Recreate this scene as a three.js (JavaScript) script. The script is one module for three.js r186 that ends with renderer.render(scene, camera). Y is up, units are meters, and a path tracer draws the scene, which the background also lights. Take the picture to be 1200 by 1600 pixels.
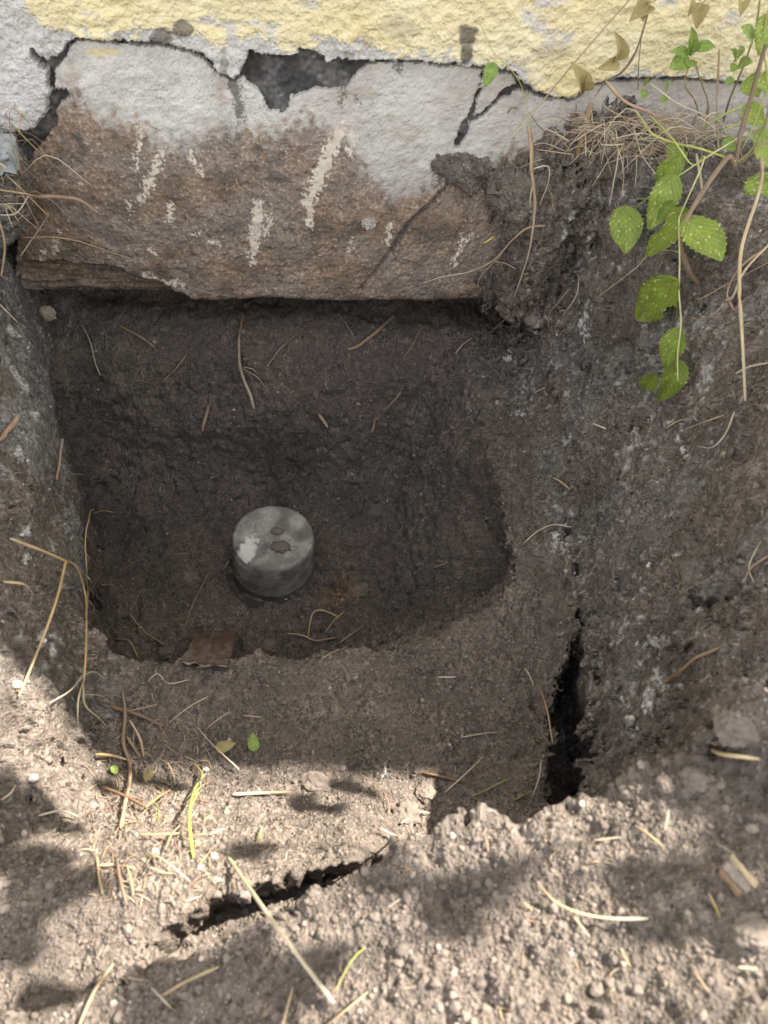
import * as THREE from 'three';
import { mergeGeometries } from 'three/addons/utils/BufferGeometryUtils.js';

// ---------------------------------------------------------------- camera, sky, sun, exposure
const scene = new THREE.Scene();
const camera = new THREE.PerspectiveCamera(70, 768 / 1024, 0.05, 400);
const PITCH = 50 * Math.PI / 180, CAM = new THREE.Vector3(0, 0.506, 1.2);
camera.position.copy(CAM);
camera.rotation.set(-PITCH, 0, 0);
camera.focus = 1.32;
camera.userData.fStop = 6;
scene.add(camera);
camera.updateMatrixWorld(true);

const SUN = new THREE.Vector3(0.62, 0.74, -0.205).normalize();
{
  const W = 256, H = 128, d = new Float32Array(W * H * 4), v = new THREE.Vector3();
  for (let j = 0; j < H; j++) for (let i = 0; i < W; i++) {
    const lat = ((j + 0.5) / H - 0.5) * Math.PI, lon = ((i + 0.5) / W - 0.5) * 2 * Math.PI;
    v.set(Math.cos(lat) * Math.cos(lon), Math.sin(lat), Math.cos(lat) * Math.sin(lon));
    const up = Math.max(0, v.y), h = Math.pow(1 - up, 1.6), sun = Math.max(0, v.dot(SUN));
    const glow = 0.55 * Math.pow(sun, 6) + 0.9 * Math.pow(sun, 40);
    const k = 4 * (j * W + i);
    d[k] = 0.36 + 0.50 * h + glow; d[k + 1] = 0.385 + 0.475 * h + 0.95 * glow; d[k + 2] = 0.425 + 0.40 * h + 0.84 * glow; d[k + 3] = 1;
  }
  const t = new THREE.DataTexture(d, W, H, THREE.RGBAFormat, THREE.FloatType);
  t.mapping = THREE.EquirectangularReflectionMapping; t.magFilter = t.minFilter = THREE.LinearFilter; t.needsUpdate = true;
  scene.background = t; scene.environment = t;
}
const sunLight = new THREE.DirectionalLight(new THREE.Color(1, 0.91, 0.79), 5);
sunLight.position.copy(SUN).multiplyScalar(6); sunLight.castShadow = true; sunLight.shadow.radius = 1;
sunLight.shadow.mapSize.set(4096, 4096);
Object.assign(sunLight.shadow.camera, { left: -3, right: 3, top: 3, bottom: -3, near: 0.1, far: 15 });
scene.add(sunLight, sunLight.target);
const renderer = new THREE.WebGLRenderer({ antialias: true });
renderer.setSize(768, 1024);
renderer.shadowMap.enabled = true;
renderer.toneMapping = THREE.LinearToneMapping;
renderer.toneMappingExposure = 3.9;

// ---------------------------------------------------------------- helpers: numbers and noise
let seed = 12345;
function rnd() { seed = (seed + 0x6D2B79F5) | 0; let t = Math.imul(seed ^ (seed >>> 15), 1 | seed); t = (t + Math.imul(t ^ (t >>> 7), 61 | t)) ^ t; return ((t ^ (t >>> 14)) >>> 0) / 4294967296; }
const rr = (a, b) => a + (b - a) * rnd();
const clamp = (x, a = 0, b = 1) => x < a ? a : x > b ? b : x;
const mix = (a, b, t) => a + (b - a) * t;
const sstep = (a, b, x) => { const t = clamp((x - a) / (b - a)); return t * t * (3 - 2 * t); };
const smax = (a, b, k) => { const h = Math.max(k - Math.abs(a - b), 0) / k; return Math.max(a, b) + h * h * k * 0.25; };
const smin = (a, b, k) => -smax(-a, -b, k);
const P = new Uint8Array(512), GX = new Float32Array(256), GY = new Float32Array(256), GZ = new Float32Array(256);
{
  const p = [...Array(256).keys()];
  for (let i = 255; i > 0; i--) { const j = Math.floor(rnd() * (i + 1)); [p[i], p[j]] = [p[j], p[i]]; }
  for (let i = 0; i < 512; i++) P[i] = p[i & 255];
  for (let i = 0; i < 256; i++) { const y = rr(-1, 1), a = rr(0, 6.2832), s = Math.sqrt(1 - y * y); GX[i] = s * Math.cos(a); GY[i] = y; GZ[i] = s * Math.sin(a); }
}
function noise(x, y, z) {
  const xi = Math.floor(x), yi = Math.floor(y), zi = Math.floor(z), fx = x - xi, fy = y - yi, fz = z - zi;
  const X = xi & 255, Y = yi & 255, Z = zi & 255;
  const u = fx * fx * fx * (fx * (fx * 6 - 15) + 10), v = fy * fy * fy * (fy * (fy * 6 - 15) + 10), w = fz * fz * fz * (fz * (fz * 6 - 15) + 10);
  const A = P[X] + Y, B = P[X + 1] + Y, AA = P[A & 255] + Z, AB = P[(A + 1) & 255] + Z, BA = P[B & 255] + Z, BB = P[(B + 1) & 255] + Z;
  const g = (h, a, b, c) => GX[h] * a + GY[h] * b + GZ[h] * c;
  const l0 = mix(mix(g(P[AA & 255], fx, fy, fz), g(P[BA & 255], fx - 1, fy, fz), u), mix(g(P[AB & 255], fx, fy - 1, fz), g(P[BB & 255], fx - 1, fy - 1, fz), u), v);
  const l1 = mix(mix(g(P[(AA + 1) & 255], fx, fy, fz - 1), g(P[(BA + 1) & 255], fx - 1, fy, fz - 1), u), mix(g(P[(AB + 1) & 255], fx, fy - 1, fz - 1), g(P[(BB + 1) & 255], fx - 1, fy - 1, fz - 1), u), v);
  return 1.6 * mix(l0, l1, w);
}
function fbm(x, y, z, o = 4) { let s = 0, a = 0.5, f = 1; for (let i = 0; i < o; i++) { s += a * noise(x * f + i * 17.3, y * f + i * 9.1, z * f + i * 5.7); a *= 0.5; f *= 2.03; } return s; }
function worley(x, y, z) {               // distance to the nearest of the scattered points
  const xi = Math.floor(x), yi = Math.floor(y), zi = Math.floor(z); let m = 9;
  for (let c = -1; c <= 1; c++) for (let b = -1; b <= 1; b++) for (let a = -1; a <= 1; a++) {
    const h = P[(P[(P[(xi + a) & 255] + yi + b) & 255] + zi + c) & 255];
    const dx = xi + a + 0.5 + 0.45 * GX[h] - x, dy = yi + b + 0.5 + 0.45 * GY[h] - y, dz = zi + c + 0.5 + 0.45 * GZ[h] - z, d = dx * dx + dy * dy + dz * dz;
    if (d < m) m = d;
  }
  return Math.sqrt(m);
}
function curve(pts) {                    // monotone table lookup through [t, value] pairs
  const a = pts[0][0], b = pts[pts.length - 1][0], N = 256, t = new Float32Array(N + 1);
  for (let i = 0; i <= N; i++) {
    const x = a + (b - a) * i / N; let k = 0; while (k < pts.length - 2 && x > pts[k + 1][0]) k++;
    const s = (x - pts[k][0]) / (pts[k + 1][0] - pts[k][0]); t[i] = mix(pts[k][1], pts[k + 1][1], s);
  }
  const q = t.slice(); for (let i = 0; i <= N; i++) { let s = 0, n = 0; for (let j = -8; j <= 8; j++) { const k = i + j; if (k >= 0 && k <= N) { s += q[k]; n++; } } t[i] = s / n; }
  return (x) => { const u = clamp((x - a) / (b - a)) * N, i = Math.min(N - 1, u | 0); return t[i] + (t[i + 1] - t[i]) * (u - i); };
}
// a survey sight line from the camera's stand through picture point (u, v), to find where things lie on the real surfaces
const FPX = 800 / Math.tan(35 * Math.PI / 180), SP = Math.sin(PITCH), CP = Math.cos(PITCH);
function sight(u, v) { const a = (u - 600) / FPX, b = (v - 800) / FPX; return new THREE.Vector3(a, -SP - b * CP, -CP + b * SP); }
function at(u, v, depth) { return sight(u, v).multiplyScalar(depth).add(CAM); }
function onWall(u, v, z = 0) { const d = sight(u, v); return d.multiplyScalar((z - CAM.z) / d.z).add(CAM); }

// ---------------------------------------------------------------- helpers: naming
const taken = {};
function numbered(n) { taken[n] = (taken[n] ?? -1) + 1; return taken[n] ? n + '_' + String(taken[n]).padStart(3, '0') : n; }
function tag(o, label, category, group, kind) { o.userData.label = label; o.userData.category = category; if (group) o.userData.group = group; if (kind) o.userData.kind = kind; return o; }
function mesh(name, geo, mat, parent) {
  const m = new THREE.Mesh(geo, mat); m.castShadow = m.receiveShadow = true;
  m.name = parent && parent !== scene ? name : numbered(name); (parent || scene).add(m); return m;
}
function thing(name, label, category, pos, group) { const g = new THREE.Group(); g.name = numbered(name); if (pos) g.position.copy(pos); scene.add(g); return tag(g, label, category, group); }
const lin = (r, g, b) => new THREE.Color().setRGB(r, g, b);
// ---------------------------------------------------------------- the dug pit: soil as a solid field (negative inside the soil)
const xLeft = curve([[-0.3, -0.70], [0, -0.665], [0.25, -0.56], [0.48, -0.465], [0.68, -0.405], [0.9, -0.365], [1.1, -0.345], [1.3, -0.36], [2.2, -0.5]]);
const xRight = curve([[-0.3, 0.31], [0, 0.30], [0.3, 0.30], [0.53, 0.286], [0.88, 0.235], [1.1, 0.2], [2.2, 0.2]]);
const sRight = curve([[-0.3, 0.08], [0, 0.10], [0.12, 0.28], [0.5, 0.48], [0.9, 0.31], [2.2, 0.3]]);
const zFront = curve([[-1.4, 1.3], [-0.30, 1.13], [-0.182, 1.084], [-0.128, 1.067], [-0.081, 1.048], [-0.035, 1.030], [0, 1.014], [0.1, 1.0], [0.2, 0.99], [0.28, 0.955], [0.4, 0.93], [1.4, 0.9]]);
const gFront = curve([[-1.4, 0], [-0.75, -0.05], [-0.5, -0.15], [-0.36, -0.205], [-0.25, -0.208], [-0.15, -0.190], [-0.06, -0.163], [0.02, -0.14], [0.15, -0.12], [0.28, -0.065], [0.45, -0.02], [1.4, 0]]);
const zBack = curve([[-0.9, 0.13], [-0.76, 0.085], [-0.68, 0.04], [-0.58, 0.005], [-0.5, -0.03], [-0.45, -0.065], [-0.41, -0.13], [-0.36, -0.19], [-0.28, -0.20], [0, -0.20]]);
const ell = (x, y, z, cx, cy, cz, a, b, c) => { const p = (x - cx) / a, q = (y - cy) / b, r = (z - cz) / c, l = Math.sqrt(p * p + q * q + r * r); return (l - 1) * Math.min(a, b, c); };
function base(x, y, z) {
  const front = sstep(0.72, 1.0, z);
  const gf = gFront(x);
  let G = mix(0.0, gf + 0.10 * clamp(z - 1.0, 0, 0.6), front);
  if (z > 1.25) G = mix(G, 0.02, sstep(1.25, 1.9, z));
  let f = y - G;
  // the long trench with its bench
  const yb = -0.432 + 0.20 * sstep(0.84, 1.05, z) * sstep(0.09, -0.04, x) - 0.02 * sstep(0.16, 0.25, x) * sstep(0.5, 0.7, z) + 0.015 * sstep(0.1, -0.3, x);
  let T = (xLeft(z) - (y + 0.33) * 0.30 - x) * 0.96;
  T = smax(T, (x - xRight(z) - (y + 0.45) * sRight(z)) * 0.9, 0.05);
  T = smax(T, yb - y, 0.05);
  T = smax(T, -0.20 - z, 0.02);
  T = smax(T, z - zFront(x) - 0.02 * sstep(0, -0.2, y - G), 0.012);
  f = smax(f, -T, 0.022);
  // the gap between the bench and the near heap
  if (z > 0.9 && x < 0.08 && x > -0.3) { const gz = zFront(x) - 0.014 + 0.007 * noise(x * 26, 1, 2), w = 0.026 * sstep(-0.24, -0.13, x) * sstep(0.05, 0.0, x) - 0.008 + 0.005 * noise(x * 40, 5, 1); f = smax(f, -smax(Math.abs(z - gz) - w, yb - 0.07 - y, 0.008), 0.005); }
  // the groove at the foot of the right bank
  if (z > 0.45 && z < 1.0 && x > 0.12 && x < 0.40) { const gx = xRight(z) + 0.012 + 0.008 * noise(z * 9, 4, y * 6), w = 0.046 * sstep(0.46, 0.86, z) - 0.006; f = smax(f, -smax((Math.abs(x - gx) - w) * 0.95, Math.max(-0.62 - y, z - zFront(x) + 0.01, y + 0.38), 0.012), 0.008); }
  // the deep pit under the footing
  const xl = xLeft(z) - 0.02 - 0.02 * sstep(-0.4, -0.5, y);
  let D = xl - x;
  const dp = clamp(-(y + 0.43), 0, 0.4), hol = sstep(0.12, 0.42, z); // the right side is hollowed under its rim
  D = smax(D, (x - (0.195 + 0.05 * (z - 0.3) - mix(0.55 * dp, Math.max(0, dp - 0.13) * 0.95 - 0.02 * sstep(0, 0.05, dp), hol) + 0.10 * Math.max(0, y + 0.43))) * 0.9, 0.035);
  D = smax(D, -0.76 - y, 0.05);
  D = smax(D, (zBack(y) - z) * 0.9, 0.06);
  D = smax(D, (z - 0.69 - (y + 0.45) * 0.25) * 0.97, 0.07);
  D = smax(D, (0.463 * x + 0.886 * z - 0.594 - (y + 0.45) * 0.62) * 0.85, 0.04);
  f = smax(f, -D, 0.012);
  // earth still sticking to the footing, overhanging lump under its corner, humps
  if (z < 0.3) {
    f = smin(f, ell(x, y, z, 0.272, -0.16, 0.0, 0.07, 0.17, 0.055), 0.03);
    f = smin(f, ell(x, y, z, 0.36, -0.08, 0.0, 0.065, 0.12, 0.05), 0.03); f = smin(f, ell(x, y, z, 0.235, -0.26, 0.0, 0.05, 0.06, 0.035), 0.02); f = smin(f, ell(x, y, z, 0.225, -0.09, 0.0, 0.045, 0.05, 0.035), 0.02);
    f = smax(f, -ell(x, y, z, 0.18, -0.345, -0.04, 0.13, 0.045, 0.10), 0.02);
    f = smin(f, ell(x, y, z, 0.125, -0.052, 0.0, 0.030, 0.022, 0.012), 0.008);
    f = smin(f, ell(x, y, z, -0.655, -0.055, 0.05, 0.085, 0.10, 0.075), 0.03);
  }
  if (z > 0.85) f = smin(f, ell(x, y, z, 0.30, -0.055, 0.955, 0.035, 0.03, 0.03), 0.02);
  return f;
}
const EPS = 0.006;
function steep(x, y, z) {                // 0 on level soil, 1 on walls; +side tells which way it leans
  const gx = base(x + EPS, y, z) - base(x - EPS, y, z), gy = base(x, y + EPS, z) - base(x, y - EPS, z), gz = base(x, y, z + EPS) - base(x, y, z - EPS);
  return 1 - sstep(0.35, 0.8, gy / Math.sqrt(gx * gx + gy * gy + gz * gz + 1e-12));
}
function relief(x, y, z, w) {
  const deep = sstep(-0.42, -0.52, y), lump = sstep(0.17, 0.22, x) * sstep(0.11, 0.05, z), fore = sstep(0.9, 1.0, z);
  let d = 0.013 * noise(x * 4.3, y * 4.3, z * 4.3) + 0.007 * noise(x * 12, y * 12, z * 12 + 7) + 0.0035 * noise(x * 36, y * 36, z * 36);
  // crumbs and clods: loose on the level, pressed flat where the spade cut
  const loose = (1 - w) * mix(1, 1.35, deep) + 0.55 * w + 1.4 * lump;
  const patch = 0.65 + 0.6 * noise(x * 9, y * 9, z * 9 + 31);
  d += loose * patch * 0.0135 * (worley(x * 42 + 0.3 * noise(x * 90, y * 90, z * 90), y * 42, z * 42) - 0.55);
  d += (0.45 + 0.55 * loose) * 0.0075 * (worley(x * 88, y * 88, z * 88) - 0.55) + (0.3 + 0.7 * loose) * 0.0026 * (worley(x * 170, y * 170, z * 170) - 0.5);
  if (deep > 0) d += deep * 0.016 * (1 - 0.6 * w) * (worley(x * 24 + 5, y * 24, z * 24) - 0.55);
  d += 0.0016 * noise(x * 190, y * 190, z * 190);
  if (w > 0.01) {                        // spade marks run down the walls
    const s = noise(x * 62, y * 9 + 3, z * 62), s2 = noise(x * 130, y * 16, z * 130 + 9);
    d += w * (0.0085 * s + 0.0065 * s2 + 0.006 * noise(x * 20 + 8, y * 20, z * 20)) * (z < 0.12 && x < 0.1 ? 0.4 : 1);
    d += w * deep * 0.0025 * noise(x * 14, y * 40, z * 14); d += w * (z < 0.14 && x < 0.12 ? 0.35 : 1) * (0.016 * (0.22 - Math.abs(noise(x * 8 + 3, y * 6, z * 8))) - 0.010 * (0.22 - Math.abs(noise(x * 15, y * 11 + 6, z * 15))));
  }


  return d;
}
function field(x, y, z) {
  const f = base(x, y, z);
  if (f > 0.05 || f < -0.05) return f;
  return f + relief(x, y, z, steep(x, y, z));
}
function axis(segs) { const a = []; for (const [s, e, d] of segs) { const n = Math.max(1, Math.round((e - s) / d)); for (let i = 0; i < n; i++) a.push(s + (e - s) * i / n); } a.push(segs[segs.length - 1][1]); return Float64Array.from(a); }
function surfaceNets(X, Y, Z, fBase, fFull) {
  const nx = X.length, ny = Y.length, nz = Z.length, B = 8, bx = Math.ceil(nx / B), by = Math.ceil(ny / B), n2 = nx * ny;
  const pos = [], idx = [];
  let S0 = new Float32Array(n2), S1 = new Float32Array(n2), I0 = new Int32Array(n2).fill(-1), I1 = new Int32Array(n2).fill(-1);
  const act = new Float32Array(bx * by);
  let blockZ = -1;
  const fill = (k, S) => {
    const kb = Math.floor(k / B);
    if (kb !== blockZ) {
      blockZ = kb; const z0 = Z[kb * B], z1 = Z[Math.min(nz - 1, kb * B + B)];
      for (let b = 0; b < by; b++) for (let a = 0; a < bx; a++) {
        const x0 = X[a * B], x1 = X[Math.min(nx - 1, a * B + B)], y0 = Y[b * B], y1 = Y[Math.min(ny - 1, b * B + B)];
        const r = 0.5 * Math.hypot(x1 - x0, y1 - y0, z1 - z0), f = fBase((x0 + x1) / 2, (y0 + y1) / 2, (z0 + z1) / 2);
        act[b * bx + a] = Math.abs(f) > r * 1.25 + 0.034 ? f : 0;
      }
    }
    for (let j = 0; j < ny; j++) for (let i = 0; i < nx; i++) {
      const a = act[(j >> 3) * bx + (i >> 3)];
      S[j * nx + i] = a !== 0 ? a : fFull(X[i], Y[j], Z[k]);
    }
  };
  fill(0, S0);
  for (let k = 0; k < nz - 1; k++) {
    fill(k + 1, S1);
    I1.fill(-1);
    for (let j = 0; j < ny - 1; j++) for (let i = 0; i < nx - 1; i++) {
      const q = j * nx + i;
      const v0 = S0[q], v1 = S0[q + 1], v2 = S0[q + nx], v3 = S0[q + nx + 1], v4 = S1[q], v5 = S1[q + 1], v6 = S1[q + nx], v7 = S1[q + nx + 1];
      const m = (v0 < 0) + (v1 < 0) + (v2 < 0) + (v3 < 0) + (v4 < 0) + (v5 < 0) + (v6 < 0) + (v7 < 0);
      if (m === 0 || m === 8) continue;
      let sx = 0, sy = 0, sz = 0, c = 0;
      const e = (a, b, ax, ay, az, dx, dy, dz) => { if ((a < 0) !== (b < 0)) { const t = a / (a - b); sx += ax + dx * t; sy += ay + dy * t; sz += az + dz * t; c++; } };
      e(v0, v1, 0, 0, 0, 1, 0, 0); e(v2, v3, 0, 1, 0, 1, 0, 0); e(v4, v5, 0, 0, 1, 1, 0, 0); e(v6, v7, 0, 1, 1, 1, 0, 0);
      e(v0, v2, 0, 0, 0, 0, 1, 0); e(v1, v3, 1, 0, 0, 0, 1, 0); e(v4, v6, 0, 0, 1, 0, 1, 0); e(v5, v7, 1, 0, 1, 0, 1, 0);
      e(v0, v4, 0, 0, 0, 0, 0, 1); e(v1, v5, 1, 0, 0, 0, 0, 1); e(v2, v6, 0, 1, 0, 0, 0, 1); e(v3, v7, 1, 1, 0, 0, 0, 1);
      sx /= c; sy /= c; sz /= c;
      I1[q] = pos.length / 3;
      pos.push(X[i] + (X[i + 1] - X[i]) * sx, Y[j] + (Y[j + 1] - Y[j]) * sy, Z[k] + (Z[k + 1] - Z[k]) * sz);
      // faces on the edges that start at this cell's first corner; I0 holds the cells of the slice before
      const quad = (a, b, cc, d, flip) => { if (a < 0 || b < 0 || cc < 0 || d < 0) return; if (flip) idx.push(a, cc, b, b, cc, d); else idx.push(a, b, cc, b, d, cc); };
      if (i > 0 && j > 0 && (v0 < 0) !== (v4 < 0)) quad(I1[q - nx - 1], I1[q - nx], I1[q - 1], I1[q], v0 > 0);
      if (k > 0 && j > 0 && (v0 < 0) !== (v1 < 0)) quad(I0[q - nx], I0[q], I1[q - nx], I1[q], v0 > 0);
      if (k > 0 && i > 0 && (v0 < 0) !== (v2 < 0)) quad(I0[q - 1], I1[q - 1], I0[q], I1[q], v0 > 0);
    }
    [S0, S1] = [S1, S0]; [I0, I1] = [I1, I0];
  }
  return { pos: Float32Array.from(pos), idx: Uint32Array.from(idx) };
}
const q = 1;                             // grid fineness
const soilGrid = surfaceNets(
  axis([[-1.4, -0.8, 0.03], [-0.8, -0.45, 0.0045 * q], [-0.45, 0.45, 0.003 * q], [0.45, 0.72, 0.0048 * q], [0.72, 1.4, 0.03]]),
  axis([[-0.86, -0.5, 0.0036 * q], [-0.5, 0.0, 0.003 * q], [0.0, 0.12, 0.0045 * q]]),
  axis([[-0.25, -0.12, 0.01], [-0.12, 0.85, 0.0037 * q], [0.85, 1.2, 0.0026 * q], [1.2, 1.35, 0.006], [1.35, 2.2, 0.03]]), base, field);
console.log('soil', soilGrid.pos.length / 3, soilGrid.idx.length / 3);
// a repeating patch of fine earth: grain colour and grain height
function tile(N, fn) {
  const d = new Uint8Array(N * N * 4);
  for (let j = 0; j < N; j++) for (let i = 0; i < N; i++) { const c = fn(i / N, j / N); const k = 4 * (j * N + i); d[k] = 255 * clamp(c[0]); d[k + 1] = 255 * clamp(c[1]); d[k + 2] = 255 * clamp(c[2]); d[k + 3] = 255; }
  const t = new THREE.DataTexture(d, N, N); t.wrapS = t.wrapT = THREE.RepeatWrapping; t.magFilter = THREE.LinearFilter; t.minFilter = THREE.LinearMipmapLinearFilter; t.generateMipmaps = true; t.needsUpdate = true; return t;
}
function ring(u, v, f, o) {               // noise that closes on itself at the tile's edges
  const n = (a, b) => noise(a * f + o, b * f + o * 1.7, o);
  return (n(u, v) * (1 - u) * (1 - v) + n(u - 1, v) * u * (1 - v) + n(u, v - 1) * (1 - u) * v + n(u - 1, v - 1) * u * v) / Math.sqrt((1 - u) ** 2 * (1 - v) ** 2 + u * u * (1 - v) ** 2 + (1 - u) ** 2 * v * v + u * u * v * v);
}
const grain = new Float32Array(1024 * 1024);
{
  const N = 1024; for (let j = 0; j < N; j++) for (let i = 0; i < N; i++) { const u = i / N, v = j / N; grain[j * N + i] = 0.5 * ring(u, v, 60, 1) + 0.45 * ring(u, v, 130, 2) + 0.35 * ring(u, v, 27, 3); }
  for (let s = 0; s < 9000; s++) {         // sand grains
    const cx = rnd() * N, cy = rnd() * N, r = 0.8 + 2.6 * rnd() ** 3, h = rr(0.3, 0.9);
    for (let b = -4; b <= 4; b++) for (let a = -4; a <= 4; a++) { const d = Math.hypot(a, b) / r; if (d < 1) { const k = ((Math.floor(cy + b) + N) & 1023) * N + ((Math.floor(cx + a) + N) & 1023); grain[k] = Math.max(grain[k], h * (1 - d * d) + 0.15); } }
  }
}
for (let s = 0; s < 1500; s++) { // coarser grit, and dark bits of humus
  const N = 1024, cx = rnd() * N, cy = rnd() * N, paleGrit = rnd() < 0.42, r = paleGrit ? 1.5 + 3.6 * rnd() ** 2.5 : 2 + 6 * rnd() ** 2, h = paleGrit ? rr(0.6, 1.5) : -rr(0.5, 1.1), sq = rr(0.5, 1), an = rr(0, 3.14), ca = Math.cos(an), sa = Math.sin(an);
  for (let b = -9; b <= 9; b++) for (let a = -9; a <= 9; a++) { const p = a * ca + b * sa, q = (b * ca - a * sa) / sq, d = Math.hypot(p, q) / r; if (d < 1) { const k = ((Math.floor(cy + b) + N) & 1023) * N + ((Math.floor(cx + a) + N) & 1023); grain[k] = mix(grain[k], h, sstep(1, 0.55, d)); } }
}
const grainAt = (u, v) => grain[(Math.floor(v * 1024) & 1023) * 1024 + (Math.floor(u * 1024) & 1023)];
const soilMap = tile(1024, (u, v) => { const g = grainAt(u, v), mk = sstep(-0.45, 0.5, ring(u, v, 8, 15)), q = Math.exp((0.55 + 0.95 * mk) * g), t = 0.52 * q + 0.05 * ring(u, v, 9, 5), p = g > 0.6 ? (g - 0.6) * 0.6 : 0; return [Math.max(0.12, t) + p, Math.max(0.12, t) * 0.99 + p, Math.max(0.12, t) * 0.975 + p]; });
soilMap.colorSpace = THREE.NoColorSpace;
const soilBump = tile(1024, (u, v) => { const g = 0.45 + 0.3 * grainAt(u, v); return [g, g, g]; });
const soilMat = new THREE.MeshStandardMaterial({ color: 0xffffff, vertexColors: true, roughness: 0.9, map: soilMap, bumpMap: soilBump, bumpScale: 0.0075 });

// what the earth is made of at a point: dark loam, paler dry loam, lime specks, a sandy rust-coloured pocket on the floor, plus painted shade in the deep pit
const depthOf = (p) => -SP * (p.y - CAM.y) - CP * (p.z - CAM.z);
const limeSpots = [[912, 490, 11, 26], [916, 524, 13, 14], [1068, 700, 18, 10], [888, 690, 8, 16], [880, 856, 10, 12], [868, 842, 8, 8], [1022, 1000, 12, 30], [1026, 1060, 14, 22], [1014, 1092, 12, 16], [986, 1132, 9, 9], [880, 372, 6, 16], [893, 340, 7, 12], [12, 566, 16, 22], [34, 600, 12, 26], [52, 646, 8, 20], [40, 836, 8, 18], [44, 872, 6, 14], [66, 1004, 5, 12], [82, 1016, 4, 10], [20, 520, 10, 20], [30, 720, 8, 16], [600, 1208, 6, 5], [812, 640, 10, 10], [792, 560, 10, 8]].map(([u, v, a, b]) => { const p = hit(u, v), k = depthOf(p) / FPX; return [p.x, p.y, p.z, a * k, b * k * 1.3]; });
function soilColor(x, y, z, out) {
  const n1 = fbm(x * 7, y * 7, z * 7 + 3, 3), n2 = noise(x * 45, y * 45, z * 45), n3 = noise(x * 150, y * 150, z * 150 + 5);
  let t = 1 + 0.5 * n1 + 0.26 * n2 + 0.22 * n3;
  const warm = 0.5 + 0.5 * noise(x * 5 + 9, y * 5, z * 5);
  let r = 0.163 * t, g = (0.131 + 0.003 * warm) * t, b = (0.113 - 0.003 * warm) * t;
  const mixc = (k, R, G, B) => { r = mix(r, R, k); g = mix(g, G, k); b = mix(b, B, k); };
  // damp patches of blacker loam
  const wet = sstep(-0.02, 0.22, noise(x * 5.5 + 20, y * 5.5, z * 5.5) + 0.25 * n2 + 0.12 * n3);
  mixc(wet * 0.32, r * 0.5, g * 0.5, b * 0.51);
  // shade painted into the wet loam of the deep pit, with a ragged upper limit
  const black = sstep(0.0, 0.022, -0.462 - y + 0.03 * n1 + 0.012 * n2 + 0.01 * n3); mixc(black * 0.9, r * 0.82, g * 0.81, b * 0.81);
  // lime and mortar smears along the cut sides
  const side = Math.max(sstep(0.06, 0.01, x - xLeft(z)) * sstep(-0.47, -0.40, y) * sstep(0.86, 0.70, z + 0.1 * n1), sstep(0.22, 0.3, x) * sstep(0.98, 0.85, z));
  const ashy = sstep(0.05, 0.35, (x < 0 ? 0.35 : 0) + noise(x * 8, y * 5, z * 8 + 60) + 0.4 * n2 + 0.3 * n3) * side; mixc(ashy * (x < 0 ? 0.8 : 0.4), 0.20 * t, 0.19 * t, 0.182 * t);
  const s = 0.8 * noise(x * 45, y * 16, z * 45 + 40) + 0.8 * noise(x * 120, y * 60, z * 120) + 0.5 * noise(x * 9, y * 6, z * 9 + 11);
  mixc(side * sstep(0.45, 1.0, s + 0.5 * n3) * 0.75, 0.46, 0.435, 0.41);
  for (const [px, py, pz, a, b] of limeSpots) { const dx = (x - px) / a, dy = (y - py) / b, dz = (z - pz) / Math.max(a, 0.02); const d = dx * dx + dy * dy + dz * dz; if (d < 4) mixc(0.85 * sstep(0.15, 0.6, 1 - Math.sqrt(d) + 0.9 * n3 + 0.5 * n2), 0.55, 0.53, 0.50); }
  const speck = noise(x * 210, y * 210, z * 210 + 77); mixc(sstep(0.72, 0.9, speck) * 0.55, 0.48, 0.45, 0.41);
  // rusty sand pocket beside the post
  const dx = (x + 0.09) / 0.09, dz = (z - 0.36) / 0.10, p = 1 - Math.sqrt(dx * dx + dz * dz) + 0.7 * n2 + 0.4 * n1;
  if (y < -0.66) mixc(sstep(0.25, 1.0, p) * 0.55, 0.24, 0.135, 0.07);
  out[0] = Math.max(0.015, r) / 0.72; out[1] = Math.max(0.013, g) / 0.71; out[2] = Math.max(0.011, b) / 0.70;
}
let soilGeo;
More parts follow.
